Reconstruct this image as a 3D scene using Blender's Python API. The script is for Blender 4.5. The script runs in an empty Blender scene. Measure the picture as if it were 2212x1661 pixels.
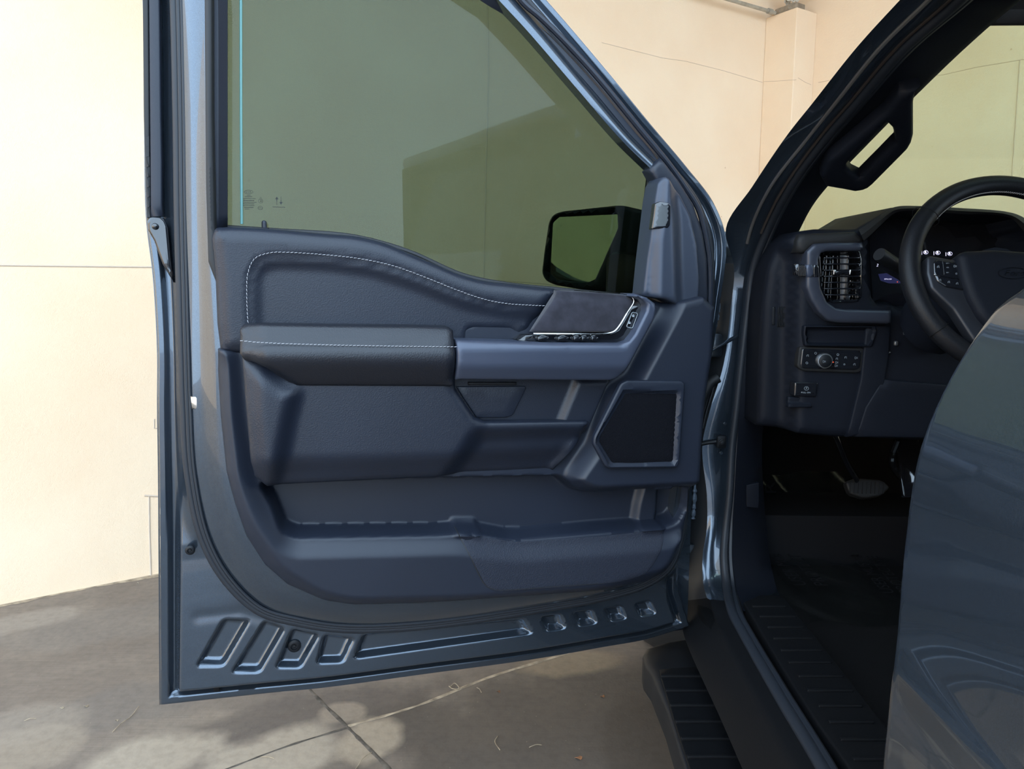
import bpy, math, random
import numpy as np
from mathutils import Vector, Matrix
from mathutils.geometry import delaunay_2d_cdt
random.seed(7)
SC = bpy.context.scene
COL = SC.collection
H = 1.33                      # camera height above the floor
F = 1567.0                    # focal length in pixels of the 2212 px wide frame
PITCH = math.atan(225.5 / F)

# ------------------------------------------------------------------ camera, light, exposure
cd = bpy.data.cameras.new('camera'); cam = bpy.data.objects.new('camera', cd); COL.objects.link(cam)
cd.sensor_fit = 'HORIZONTAL'; cd.sensor_width = 36.0; cd.lens = 36.0 * F / 2212.0
cd.clip_start = 0.02; cd.clip_end = 200
cam.location = (0, 0, H); cam.rotation_euler = (math.pi / 2 - PITCH, 0, 0)
SC.camera = cam
world = bpy.data.worlds.new('sky'); SC.world = world; world.use_nodes = True
wn = world.node_tree; wn.nodes.clear()
wo = wn.nodes.new('ShaderNodeOutputWorld'); wb = wn.nodes.new('ShaderNodeBackground')
wb.inputs['Color'].default_value = (0.60, 0.79, 1.0, 1); wb.inputs['Strength'].default_value = 4.2
wn.links.new(wb.outputs[0], wo.inputs[0])
sd = bpy.data.lights.new('sun', 'SUN'); so = bpy.data.objects.new('sun', sd); COL.objects.link(so)
sd.energy = 9.0; sd.angle = math.radians(0.6); sd.color = (1.0, 0.93, 0.82)
so.rotation_euler = (math.radians(-36), math.radians(-10), 0)     # high, from ahead: only the yard behind the camera is sunlit
SC.view_settings.view_transform = 'Standard'; SC.view_settings.look = 'None'
SC.view_settings.gamma = 1.0; SC.view_settings.use_curve_mapping = False
SC.view_settings.exposure = 0.38

# ------------------------------------------------------------------ helpers
CP, SP = math.cos(PITCH), math.sin(PITCH)
def ray(px, py):
    a = (px - 1106.0) / F; b = (830.5 - py) / F
    return Vector((a, CP + b * SP, -SP + b * CP))
CAM = Vector((0, 0, H))
def P(px, py, d):             # the point seen at a pixel of the photograph, d metres ahead
    r = ray(px, py); return CAM + r * (d / r.y)
def PZ(px, py, z):            # the same on a level plane
    r = ray(px, py); return CAM + r * ((z - H) / r.z)
class Frame:
    def __init__(s, o, u, v, w): s.o, s.u, s.v, s.w = Vector(o), Vector(u).normalized(), Vector(v).normalized(), Vector(w).normalized()
    def at(s, px, py, w=0.0):
        r = ray(px, py); t = (w - (CAM - s.o).dot(s.w)) / r.dot(s.w); q = CAM + r * t - s.o
        return (q.dot(s.u), q.dot(s.v))
    def wd(s, u, v, w): return s.o + s.u * u + s.v * v + s.w * w
    def p(s, px, py, w=0.0): u, v = s.at(px, py, w); return s.wd(u, v, w)
    def uv(s, pts, w=0.0): return [s.at(a, b, w) for a, b in pts]
def cr(pts, n=8, closed=False):          # Catmull-Rom through points of any dimension
    A = [np.array(p, float) for p in pts]; N = len(A); out = []
    segs = N if closed else N - 1
    for i in range(segs):
        if closed: p0, p1, p2, p3 = A[i-1], A[i], A[(i+1) % N], A[(i+2) % N]
        else: p1, p2 = A[i], A[i+1]; p0 = A[i-1] if i else 2*p1-p2; p3 = A[i+2] if i+2 < N else 2*p2-p1
        def tt(a, b): return max(np.linalg.norm(b - a), 1e-6) ** 0.5
        t0 = 0; t1 = tt(p0, p1); t2 = t1 + tt(p1, p2); t3 = t2 + tt(p2, p3)
        for k in range(n):
            t = t1 + (t2 - t1) * k / n
            a1 = (t1-t)/(t1-t0)*p0 + (t-t0)/(t1-t0)*p1; a2 = (t2-t)/(t2-t1)*p1 + (t-t1)/(t2-t1)*p2; a3 = (t3-t)/(t3-t2)*p2 + (t-t2)/(t3-t2)*p3
            b1 = (t2-t)/(t2-t0)*a1 + (t-t0)/(t2-t0)*a2; b2 = (t3-t)/(t3-t1)*a2 + (t-t1)/(t3-t1)*a3
            out.append((t2-t)/(t2-t1)*b1 + (t-t1)/(t2-t1)*b2)
    if not closed: out.append(A[-1])
    return out
def rnd(pts, r, n=5):                    # rounds the corners of a closed 2-D polygon; r: one radius or a list
    out = []; N = len(pts)
    for i in range(N):
        rr = r[i] if isinstance(r, (list, tuple)) else r
        a, b, c = (np.array(pts[j], float) for j in (i-1, i, (i+1) % N))
        da, dc = a - b, c - b; la, lc = np.linalg.norm(da), np.linalg.norm(dc)
        if rr <= 0 or la < 1e-6 or lc < 1e-6: out.append(tuple(b)); continue
        k = min(rr, la * .48, lc * .48); s, e = b + da / la * k, b + dc / lc * k
        for q in range(n + 1):
            t = q / n; out.append(tuple((1-t)**2 * s + 2*t*(1-t) * b + t*t * e))
    return out
def closed_res(poly, step):
    out = []; N = len(poly)
    for i in range(N):
        a = np.array(poly[i], float); b = np.array(poly[(i+1) % N], float); L = np.linalg.norm(b - a)
        if L < 1e-7: continue
        m = max(1, int(round(L / step)))
        for k in range(m): out.append(a + (b - a) * k / m)
    q = [out[0]]
    for p in out[1:]:
        if np.linalg.norm(p - q[-1]) > step * .12: q.append(p)
    if np.linalg.norm(q[0] - q[-1]) < step * .12: q.pop()
    return np.array(q)
def segd(P_, A, B):                      # distance of points to a polyline's segments
    P_ = np.atleast_2d(P_); best = np.full(len(P_), 1e9)
    for a, b in zip(A, B):
        ab = b - a; L = max(ab @ ab, 1e-12); t = np.clip(((P_ - a) @ ab) / L, 0, 1)
        best = np.minimum(best, np.linalg.norm(P_ - (a + t[:, None] * ab), axis=1))
    return best
def inside(P_, poly):
    x, y = P_[:, 0], P_[:, 1]; c = np.zeros(len(P_), bool); N = len(poly)
    for i in range(N):
        x1, y1 = poly[i]; x2, y2 = poly[(i+1) % N]
        if y1 == y2: continue
        k = ((y1 > y) != (y2 > y)) & (x < (x2 - x1) * (y - y1) / (y2 - y1) + x1); c ^= k
    return c
def sd(P_, poly):                        # signed distance, inside positive
    poly = np.array(poly, float); d = segd(P_, poly, np.roll(poly, -1, 0)); return np.where(inside(P_, poly), d, -d)
def ss(x, a, b):
    t = np.clip((x - a) / (b - a), 0, 1); return t * t * (3 - 2 * t)
def bump(fr, pts, w, h, ramp, r=0, off=0):   # a pressed-in (h<0) or raised (h>0) area; ramp is the width of its wall
    poly = rnd(fr.uv(pts, w), r) if r else fr.uv(pts, w)
    return lambda Q: h * ss(sd(Q, poly), off - ramp / 2, off + ramp / 2)
def line(fr, pts, w, h, wid):                # a groove or ridge along a line
    q = np.array(fr.uv(pts, w)); return lambda Q: h * np.exp(-(segd(Q, q[:-1], q[1:]) / wid) ** 2)
def add(*fs): return lambda Q: sum(f(Q) for f in fs)

MATS = {}
class MB:
    def __init__(s): s.v = []; s.f = []; s.m = []; s.mat = 0
    def vt(s, p): s.v.append(tuple(p)); return len(s.v) - 1
    def fc(s, ids): s.f.append(tuple(ids)); s.m.append(s.mat)
    def grid(s, rows, cu=False, cv=False):   # rows of points joined by quads
        idx = [[s.vt(p) for p in r] for r in rows]; R = len(rows); N = len(rows[0])
        for i in range(R if cv else R - 1):
            for j in range(N if cu else N - 1):
                a, b = idx[i], idx[(i+1) % R]; s.fc((a[j], a[(j+1) % N], b[(j+1) % N], b[j]))
        return idx
    def cap(s, ids): s.fc(ids)
    def tube(s, path, r, n=8, caps=True, flat=1.0, closed=False):
        pts = [Vector(p) for p in path]; M = len(pts); rows = []; up = None
        for i, p in enumerate(pts):
            if closed: t = pts[(i+1) % M] - pts[i-1]
            else: t = pts[min(i+1, M-1)] - pts[max(i-1, 0)]
            t = t.normalized() if t.length > 1e-9 else Vector((0, 0, 1))
            if up is None: up = t.orthogonal().normalized()
            up = (up - t * up.dot(t)); up = up.normalized() if up.length > 1e-6 else t.orthogonal().normalized()
            sd_ = t.cross(up); rr = r[i] if isinstance(r, (list, tuple)) else r
            rows.append([p + up * (math.cos(2*math.pi*k/n) * rr) + sd_ * (math.sin(2*math.pi*k/n) * rr * flat) for k in range(n)])
        idx = s.grid(rows, cu=True, cv=closed)
        if caps and not closed: s.cap(idx[0][::-1]); s.cap(idx[-1])
    def box(s, c, ax, hs, taper=1.0):
        c = Vector(c); X, Y, Z = [Vector(a).normalized() for a in ax]; ids = []
        for z in (-1, 1):
            k = taper if z > 0 else 1
            for x, y in ((-1,-1),(1,-1),(1,1),(-1,1)): ids.append(s.vt(c + X*x*hs[0]*k + Y*y*hs[1]*k + Z*z*hs[2]))
        for q in ((3,2,1,0),(4,5,6,7),(0,1,5,4),(1,2,6,5),(2,3,7,6),(3,0,4,7)): s.fc([ids[i] for i in q])
    def rbox(s, c, ax, hs, r, n=3):          # box with rounded edges
        c = Vector(c); X, Y, Z = [Vector(a).normalized() for a in ax]; r = min(r, *hs)
        poly = rnd([(-hs[0],-hs[1]),(hs[0],-hs[1]),(hs[0],hs[1]),(-hs[0],hs[1])], r*1.4, n)
        rows = []
        lv = [(-hs[2], r*.8), (-hs[2]+r*.3, r*.25), (-hs[2]+r, 0), (hs[2]-r, 0), (hs[2]-r*.3, r*.25), (hs[2], r*.8)]
        for z, ins in lv:
            rows.append([c + X*(a*(1-ins/hs[0])) + Y*(b*(1-ins/hs[1])) + Z*z for a, b in poly])
        idx = s.grid(rows, cu=True); s.cap(idx[0][::-1]); s.cap(idx[-1])
    def ball(s, c, rx, ax=((1,0,0),(0,1,0),(0,0,1)), n=12, m=8):
        c = Vector(c); X, Y, Z = [Vector(a) for a in ax]; rows = []
        for i in range(m + 1):
            a = math.pi * i / m - math.pi / 2; a = max(min(a, 1.565), -1.565)
            rows.append([c + X*rx[0]*math.cos(a)*math.cos(2*math.pi*k/n) + Y*rx[1]*math.cos(a)*math.sin(2*math.pi*k/n) + Z*rx[2]*math.sin(a) for k in range(n)])
        idx = s.grid(rows, cu=True); s.cap(idx[0][::-1]); s.cap(idx[-1])
    def lathe(s, c, ax, prof, n=24):         # profile of (radius, height) about an axis
        c = Vector(c); Z = Vector(ax).normalized(); X = Z.orthogonal().normalized(); Y = Z.cross(X)
        rows = [[c + (X*math.cos(2*math.pi*k/n) + Y*math.sin(2*math.pi*k/n))*r + Z*h for k in range(n)] for r, h in prof]
        idx = s.grid(rows, cu=True); s.cap(idx[0][::-1]); s.cap(idx[-1])
    def relief(s, fr, poly, w=0.0, h=None, edge=.004, thick=.02, step=.012, r=0.0, pixels=True, drop=None, holes=()):
        """panel cut to an outline, its face shaped by h(u,v), with a rounded rim and real thickness"""
        q = fr.uv(poly, w) if pixels else list(poly)
        if r: q = rnd(q, r)
        if len(q) < 3: return
        ar = sum(q[i][0]*q[(i+1) % len(q)][1] - q[(i+1) % len(q)][0]*q[i][1] for i in range(len(q)))
        if ar < 0: q = q[::-1]
        qa = np.array(q); step = min(step, float((qa.max(0) - qa.min(0)).min()) / 2 + 1e-6)
        B = closed_res(q, step); drop = edge if drop is None else drop
        allB = [B]; nB = [len(B)]
        for hp in holes:
            hq = fr.uv(hp, w) if pixels else list(hp)
            ar = sum(hq[i][0]*hq[(i+1) % len(hq)][1] - hq[(i+1) % len(hq)][0]*hq[i][1] for i in range(len(hq)))
            if ar > 0: hq = hq[::-1]
            allB.append(closed_res(hq, step)); nB.append(len(allB[-1]))
        BP = np.vstack(allB); A1 = []; B1 = []
        for b in allB: A1.append(b); B1.append(np.roll(b, -1, 0))
        A1 = np.vstack(A1); B1 = np.vstack(B1)
        pts = [BP]
        def ins(Q):
            k = inside(Q, B)
            for b in allB[1:]: k &= ~inside(Q, b)
            return k
        if edge > 0:
            for fr_ in (.12, .4, 1.0):
                for b in allB:
                    t = np.roll(b, -1, 0) - np.roll(b, 1, 0); t /= np.maximum(np.linalg.norm(t, axis=1), 1e-9)[:, None]
                    nn = np.stack([-t[:, 1], t[:, 0]], 1); Q = b + nn * edge * fr_
                    dd = segd(Q, A1, B1); k = ins(Q) & (dd > edge * fr_ * .85); pts.append(Q[k])
        lo, hi = B.min(0), B.max(0)
        gx = np.arange(lo[0], hi[0], step); gy = np.arange(lo[1], hi[1], step * .866)
        G = np.array([(x + (step/2 if j % 2 else 0), y) for j, y in enumerate(gy) for x in gx]) if len(gx) and len(gy) else np.zeros((0, 2))
        if len(G):
            k = ins(G); G = G[k]
            if len(G): dd = segd(G, A1, B1); pts.append(G[dd > edge + step * .45])
        V = np.vstack(pts); edges = []; o = 0
        for n_ in nB: edges += [(o + i, o + (i+1) % n_) for i in range(n_)]; o += n_
        r_ = delaunay_2d_cdt([Vector(p) for p in V], edges, [], 1 if len(allB) == 1 else 2, 1e-7)
        VV = np.array([tuple(p) for p in r_[0]]); FF = r_[2]
        if len(allB) > 1:
            cen = np.array([VV[list(f)].mean(0) for f in FF]); k = ins(cen); FF = [f for f, t in zip(FF, k) if t]
        D = segd(VV, A1, B1); HH = h(VV) if h else np.zeros(len(VV))
        E_ = np.where(D < edge, drop * (1 - np.sqrt(np.maximum(0, 1 - (1 - D / max(edge, 1e-9)) ** 2))), 0) if edge > 0 else 0
        W_ = w + HH - E_; base = len(s.v)
        for p, ww in zip(VV, W_): s.vt(fr.wd(p[0], p[1], ww))
        for f in FF: s.fc([base + i for i in f])
        cnt = {}
        for f in FF:
            for i in range(len(f)):
                a, b = f[i], f[(i+1) % len(f)]; cnt[(a, b)] = cnt.get((a, b), 0) + 1
        low = {}
        for (a, b) in list(cnt):
            if (b, a) in cnt: continue
            for k_ in (a, b):
                if k_ not in low: low[k_] = s.vt(fr.wd(VV[k_][0], VV[k_][1], w - thick))
            s.fc((base + b, base + a, low[a], low[b]))
    def build(s, name, mats, parent=None, sharp=38, bevel=0, smooth=True, solid=0):
        me = bpy.data.meshes.new(name); me.from_pydata(s.v, [], s.f)
        if not isinstance(mats, (list, tuple)): mats = [mats]
        for m in mats: me.materials.append(MATS[m])
        me.polygons.foreach_set('material_index', [min(i, len(mats)-1) for i in s.m])
        import bmesh
        bm = bmesh.new(); bm.from_mesh(me); bmesh.ops.recalc_face_normals(bm, faces=bm.faces); bm.to_mesh(me); bm.free()
        if smooth:
            me.polygons.foreach_set('use_smooth', [True] * len(me.polygons))
            me.set_sharp_from_angle(angle=math.radians(sharp))
        me.update(); o = bpy.data.objects.new(name, me); COL.objects.link(o)
        if parent is not None:
            o.parent = parent; o.matrix_parent_inverse = WM(parent).inverted()
        if solid: md = o.modifiers.new('thickness', 'SOLIDIFY'); md.thickness = solid; md.offset = 0
        if bevel:
            md = o.modifiers.new('bevel', 'BEVEL'); md.width = bevel; md.segments = 3; md.limit_method = 'ANGLE'; md.angle_limit = math.radians(40)
        return o
def WM(o):
    return Matrix.Translation(o.location) if o.parent is None else Matrix.Identity(4)
def thing(name, label, cat, loc, group=None):
    o = bpy.data.objects.new(name, None); COL.objects.link(o); o.location = loc; o.empty_display_size = .1
    o['label'] = label; o['category'] = cat
    if group: o['group'] = group
    return o
def tag(o, label, cat=None, group=None):
    o['label'] = label
    if cat: o['category'] = cat
    if group: o['group'] = group
    return o
def struct(o): o['kind'] = 'structure'; return o
def text(mb, fr, s_, px, py, hpx, w, mirror=False, shear=0, depth=.0004, rot=0, sx=1.0):
    c = bpy.data.curves.new('lettering', 'FONT'); c.body = s_; c.size = 1; c.align_x = 'CENTER'; c.align_y = 'CENTER'; c.shear = shear; c.resolution_u = 2
    ob = bpy.data.objects.new('lettering', c); COL.objects.link(ob); dg = bpy.context.evaluated_depsgraph_get()
    me = bpy.data.meshes.new_from_object(ob.evaluated_get(dg)); u0, v0 = fr.at(px, py, w); u1, v1 = fr.at(px, py - hpx, w)
    k = math.hypot(u1 - u0, v1 - v0) / .72; base = len(mb.v); cR, sR = math.cos(rot), math.sin(rot)
    for v in me.vertices:
        x, y = v.co.x * k * sx * (-1 if mirror else 1), v.co.y * k; mb.vt(fr.wd(u0 + x*cR - y*sR, v0 + x*sR + y*cR, w + depth))
    for f in me.polygons: mb.fc([base + i for i in f.vertices])
    bpy.data.objects.remove(ob); bpy.data.curves.remove(c); bpy.data.meshes.remove(me)

# ------------------------------------------------------------------ materials
def mat(name, col, rough=.5, metal=0, spec=.5, coat=0, bump_=None, var=None, flake=0, emit=None, coat_rough=.03, sheen=0):
    m = bpy.data.materials.new(name); m.use_nodes = True; nt = m.node_tree; b = nt.nodes['Principled BSDF']; MATS[name] = m
    b.inputs['Base Color'].default_value = (*col, 1); b.inputs['Roughness'].default_value = rough; b.inputs['Metallic'].default_value = metal
    b.inputs['Specular IOR Level'].default_value = spec; b.inputs['Coat Weight'].default_value = coat; b.inputs['Coat Roughness'].default_value = coat_rough
    b.inputs['Sheen Weight'].default_value = sheen
    tc = nt.nodes.new('ShaderNodeTexCoord')
    if bump_:                      # (scale, strength, distance, kind)
        t = nt.nodes.new('ShaderNodeTexVoronoi' if bump_[3] == 'v' else 'ShaderNodeTexNoise'); t.inputs['Scale'].default_value = bump_[0]
        if bump_[3] != 'v': t.inputs['Detail'].default_value = 4
        bn = nt.nodes.new('ShaderNodeBump'); bn.inputs['Strength'].default_value = bump_[1]; bn.inputs['Distance'].default_value = bump_[2]
        nt.links.new(tc.outputs['Object'], t.inputs['Vector']); nt.links.new(t.outputs[0], bn.inputs['Height']); nt.links.new(bn.outputs[0], b.inputs['Normal'])
    if var or flake:
        t = nt.nodes.new('ShaderNodeTexNoise'); t.inputs['Scale'].default_value = flake if flake else var[0]; t.inputs['Detail'].default_value = 3
        r = nt.nodes.new('ShaderNodeValToRGB'); k = .35 if flake else var[1]
        r.color_ramp.elements[0].color = (*[c*(1-k) for c in col], 1); r.color_ramp.elements[1].color = (*[min(1, c*(1+k)) for c in col], 1)
        r.color_ramp.elements[0].position = .35; r.color_ramp.elements[1].position = .65
        nt.links.new(tc.outputs['Object'], t.inputs['Vector']); nt.links.new(t.outputs[0], r.inputs[0]); nt.links.new(r.outputs[0], b.inputs['Base Color'])
    if emit: b.inputs['Emission Color'].default_value = (*emit[:3], 1); b.inputs['Emission Strength'].default_value = emit[3]
    return m
mat('paint', (.052, .070, .094), .26, .75, .5, 1.0, flake=1400)
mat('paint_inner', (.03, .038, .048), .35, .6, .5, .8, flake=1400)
mat('rubber', (.014, .017, .023), .48, 0, .45, bump_=(600, .15, .0005, 'n'))
mat('rubber_black', (.010, .011, .013), .6)
mat('trim_plastic', (.010, .014, .025), .46, 0, .45, bump_=(900, .25, .0004, 'v'), var=(3, .08))
mat('trim_leather', (.009, .0125, .0225), .44, 0, .45, bump_=(420, .35, .0005, 'v'), var=(4, .10))
mat('arm_leather', (.0075, .0088, .014), .42, 0, .5, bump_=(380, .45, .0005, 'v'), var=(5, .12))
mat('satin_metal', (.045, .055, .085), .36, .25, .5, .15, coat_rough=.3)
mat('satin_sail', (.035, .044, .066), .38, .25, .5, bump_=(900, .15, .0003, 'n'))
mat('spoke_metal', (.022, .024, .030), .36, .25, .45)
mat('bezel_metal', (.032, .037, .053), .36, .25, .5)
mat('bead_reflection', (.085, .080, .078), .38, .2)  # reflection along the pillar put into the bead's colour
mat('bead_brown', (.045, .036, .031), .4, .2)
mat('wheel_leather', (.006, .0065, .0085), .45, 0, .22, bump_=(380, .3, .0004, 'v'))
mat('suede', (.022, .022, .031), .9, 0, .2, bump_=(700, .3, .0005, 'n'), var=(45, .25), sheen=.25)
mat('chrome', (.75, .74, .72), .12, 1.0)
mat('gloss_black', (.008, .009, .012), .08, 0, .6, .6)
mat('dark_plastic', (.006, .007, .009), .5, 0, .28, bump_=(900, .2, .0003, 'v'))
mat('dash_plastic', (.006, .0075, .012), .55, 0, .14, bump_=(700, .3, .0004, 'v'))
mat('dash_top', (.009, .009, .0095), .62, 0, .35, bump_=(600, .3, .0004, 'v'))
mat('void', (.004, .004, .005), .7, 0, .2)
mat('thread', (.36, .36, .38), .7)
mat('mesh_cloth', (.003, .0035, .006), .8, 0, .12, bump_=(550, .8, .001, 'v'))
mat('tread', (.0035, .0037, .0045), .6, 0, .16, bump_=(500, .4, .0006, 'n'))
mat('carpet', (.006, .0055, .0055), .95, 0, .1, bump_=(900, .8, .002, 'n'))
mat('zinc', (.35, .36, .38), .35, .9, bump_=(200, .4, .001, 'n'))
mat('sealer', (.10, .13, .17), .5, .2, .5, bump_=(160, .9, .003, 'n'))
mat('glass_mark', (.006, .01, .01), .6)
mat('dial_white', (.5, .5, .55), .5, emit=(.75, .72, 1.0, .9))
mat('dial_red', (.5, .02, .01), .5, emit=(1, .12, .03, 1.0))
mat('dial_blue', (.02, .02, .1), .5, emit=(.05, .04, .35, .03))
mat('icon', (.30, .34, .37), .5)
mat('tyre', (.02, .02, .02), .8, bump_=(60, .4, .002, 'n'))
mat('galvanised', (.42, .40, .34), .5, .4, var=(20, .15))
mat('box_metal', (.30, .25, .19), .6, .3, var=(30, .2))
mat('cable', (.62, .57, .48), .6)
mat('straw', (.36, .29, .20), .8, var=(40, .3))
mat('leaf', (.28, .13, .06), .8, var=(60, .4))
mat('seat_cloth', (.02, .02, .022), .85, bump_=(500, .5, .001, 'n'))
mat('slot_green', (.06, .075, .045), .7)
mat('yard_wall', (.62, .52, .40), .9, var=(2, .1))
def glass(name, tint, gloss=(1, 1, 1), rough=0.0, f0=.014):
    m = bpy.data.materials.new(name); m.use_nodes = True; nt = m.node_tree; nt.nodes.clear(); MATS[name] = m
    o = nt.nodes.new('ShaderNodeOutputMaterial'); mx = nt.nodes.new('ShaderNodeMixShader'); t = nt.nodes.new('ShaderNodeBsdfTransparent'); g = nt.nodes.new('ShaderNodeBsdfGlossy')
    lw = nt.nodes.new('ShaderNodeLayerWeight'); pw = nt.nodes.new('ShaderNodeMath'); pw.operation = 'POWER'; pw.inputs[1].default_value = 5; nt.links.new(lw.outputs['Facing'], pw.inputs[0])
    lw.inputs['Blend'].default_value = .5
    fz = nt.nodes.new('ShaderNodeMapRange'); fz.inputs['To Min'].default_value = f0; fz.inputs['To Max'].default_value = 1.0; nt.links.new(pw.outputs[0], fz.inputs['Value'])
    t.inputs['Color'].default_value = (*tint, 1); g.inputs['Color'].default_value = (*gloss, 1); g.inputs['Roughness'].default_value = rough
    nt.links.new(fz.outputs[0], mx.inputs[0]); nt.links.new(t.outputs[0], mx.inputs[1]); nt.links.new(g.outputs[0], mx.inputs[2]); nt.links.new(mx.outputs[0], o.inputs[0])
    return m
glass('tinted_glass', (.355, .42, .365))
glass('windshield_glass', (.79, .86, .775), f0=.01)
glass('clear_film', (.86, .90, .88), rough=.16, f0=.10)
mat('reflection_green', (.13, .30, .285), .25, 0, .5, emit=None)
m = mat('mirror_silver', (.93, .93, .90), .01, 1.0)

def wall_mat():
    m = mat('stucco', (.86, .70, .52), .92, 0, .15); nt = m.node_tree; b = nt.nodes['Principled BSDF']
    tc = nt.nodes.new('ShaderNodeTexCoord')
    def noise(sc, det, src='Object'):
        n = nt.nodes.new('ShaderNodeTexNoise'); n.inputs['Scale'].default_value = sc; n.inputs['Detail'].default_value = det; nt.links.new(tc.outputs[src], n.inputs['Vector']); return n
    n1 = noise(1.3, 5); n2 = noise(70, 6); n3 = noise(260, 3)
    r = nt.nodes.new('ShaderNodeValToRGB'); r.color_ramp.elements[0].color = (.88, .67, .465, 1); r.color_ramp.elements[1].color = (.93, .745, .54, 1)
    r.color_ramp.elements[0].position = .35; r.color_ramp.elements[1].position = .65
    nt.links.new(n1.outputs[0], r.inputs[0])
    # faint scattered scuffs
    v = nt.nodes.new('ShaderNodeTexVoronoi'); v.inputs['Scale'].default_value = 5; nt.links.new(tc.outputs['Object'], v.inputs['Vector'])
    r2 = nt.nodes.new('ShaderNodeValToRGB'); r2.color_ramp.elements[0].color = (.72, .62, .52, 1); r2.color_ramp.elements[1].color = (1, 1, 1, 1); r2.color_ramp.elements[0].position = .015; r2.color_ramp.elements[1].position = .035
    nt.links.new(v.outputs['Distance'], r2.inputs[0])
    mx = nt.nodes.new('ShaderNodeMix'); mx.data_type = 'RGBA'; mx.blend_type = 'MULTIPLY'; mx.inputs[0].default_value = .8
    nt.links.new(r.outputs[0], mx.inputs[6]); nt.links.new(r2.outputs[0], mx.inputs[7]); nt.links.new(mx.outputs[2], b.inputs['Base Color'])
    bn = nt.nodes.new('ShaderNodeBump'); bn.inputs['Strength'].default_value = .35; bn.inputs['Distance'].default_value = .004
    ad = nt.nodes.new('ShaderNodeMath'); ad.operation = 'ADD'; nt.links.new(n2.outputs[0], ad.inputs[0]); nt.links.new(n3.outputs[0], ad.inputs[1])
    nt.links.new(ad.outputs[0], bn.inputs['Height']); nt.links.new(bn.outputs[0], b.inputs['Normal'])
wall_mat()
mat('wall_crack', (.68, .52, .37), .95)
mat('wall_seam', (.72, .58, .44), .95)
mat('insert_weave', (.014, .0175, .029), .6, 0, .35, bump_=(420, .6, .0008, 'v'))
mat('wall_stain', (.62, .52, .42), .95)
mat('roof_paint', (.55, .50, .43), .9)
def floor_mat():
    m = mat('concrete', (.3, .27, .24), .6, 0, .35); nt = m.node_tree; b = nt.nodes['Principled BSDF']; L = nt.links.new
    g = nt.nodes.new('ShaderNodeNewGeometry'); sp = nt.nodes.new('ShaderNodeSeparateXYZ'); L(g.outputs['Position'], sp.inputs[0])
    def noise(sc, det, dist=0, vec=None):
        n = nt.nodes.new('ShaderNodeTexNoise'); n.inputs['Scale'].default_value = sc; n.inputs['Detail'].default_value = det; n.inputs['Distortion'].default_value = dist
        L(vec or g.outputs['Position'], n.inputs['Vector']); return n
    def ramp(src, stops):
        r = nt.nodes.new('ShaderNodeValToRGB'); e = r.color_ramp.elements
        e[0].position, e[0].color = stops[0][0], (*stops[0][1], 1); e[1].position, e[1].color = stops[-1][0], (*stops[-1][1], 1)
        for p_, c_ in stops[1:-1]: q = e.new(p_); q.color = (*c_, 1)
        L(src, r.inputs[0]); return r
    def math_(op, a, c=None, k=None):
        n = nt.nodes.new('ShaderNodeMath'); n.operation = op; L(a, n.inputs[0])
        if c is not None: L(c, n.inputs[1])
        if k is not None: n.inputs[1].default_value = k
        return n.outputs[0]
    def mix(bt, f, a, c):
        n = nt.nodes.new('ShaderNodeMix'); n.data_type = 'RGBA'; n.blend_type = bt
        if isinstance(f, float): n.inputs[0].default_value = f
        else: L(f, n.inputs[0])
        L(a, n.inputs[6])
        if isinstance(c, tuple): n.inputs[7].default_value = (*c, 1)
        else: L(c, n.inputs[7])
        return n.outputs[2]
    wob = noise(2.2, 5); wobf = noise(9, 4)
    def spot(x, y, rx, ry, ang=0, soft=.35, wb=.55):   # ragged-edged patch on the slab: dried marks and painted shade alike
        mp = nt.nodes.new('ShaderNodeMapping'); mp.vector_type = 'TEXTURE'
        mp.inputs['Location'].default_value = (x, y, 0); mp.inputs['Rotation'].default_value = (0, 0, ang); mp.inputs['Scale'].default_value = (rx, ry, 1)
        L(g.outputs['Position'], mp.inputs[0]); ln = nt.nodes.new('ShaderNodeVectorMath'); ln.operation = 'LENGTH'; L(mp.outputs[0], ln.inputs[0])
        a = math_('ADD', ln.outputs['Value'], math_('MULTIPLY', math_('ADD', wob.outputs[0], k=-.5), k=wb * 2.2)); a = math_('ADD', a, math_('MULTIPLY', math_('ADD', wobf.outputs[0], k=-.5), k=wb))
        return ramp(a, [(max(0, 1-soft), (1, 1, 1)), (1.0, (0, 0, 0))]).outputs[0]
    base = ramp(noise(1.7, 6, .4).outputs[0], [(.3, (.155, .126, .106)), (.52, (.20, .165, .138)), (.7, (.255, .212, .172))]).outputs[0]
    fine = ramp(noise(38, 7).outputs[0], [(.3, (.86, .86, .86)), (.55, (1, 1, 1)), (.75, (1.06, 1.05, 1.03))]).outputs[0]
    mp = nt.nodes.new('ShaderNodeMapping'); mp.inputs['Rotation'].default_value = (0, 0, .7); mp.inputs['Scale'].default_value = (6, 220, 1); L(g.outputs['Position'], mp.inputs[0])
    brush = ramp(noise(1, 3, 0, mp.outputs[0]).outputs[0], [(.3, (.8, .8, .8)), (.7, (1.08, 1.08, 1.08))]).outputs[0]
    c = mix('MULTIPLY', 1.0, base, fine); c = mix('MULTIPLY', .7, c, brush)
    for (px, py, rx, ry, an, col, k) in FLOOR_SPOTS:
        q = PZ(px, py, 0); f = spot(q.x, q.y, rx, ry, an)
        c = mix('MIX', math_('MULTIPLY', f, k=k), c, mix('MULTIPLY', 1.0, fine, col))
    grit = nt.nodes.new('ShaderNodeTexVoronoi'); grit.inputs['Scale'].default_value = 26; L(g.outputs['Position'], grit.inputs['Vector'])
    gr = ramp(grit.outputs['Distance'], [(.0, (1, 1, 1)), (.06, (0, 0, 0))]).outputs[0]
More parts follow.
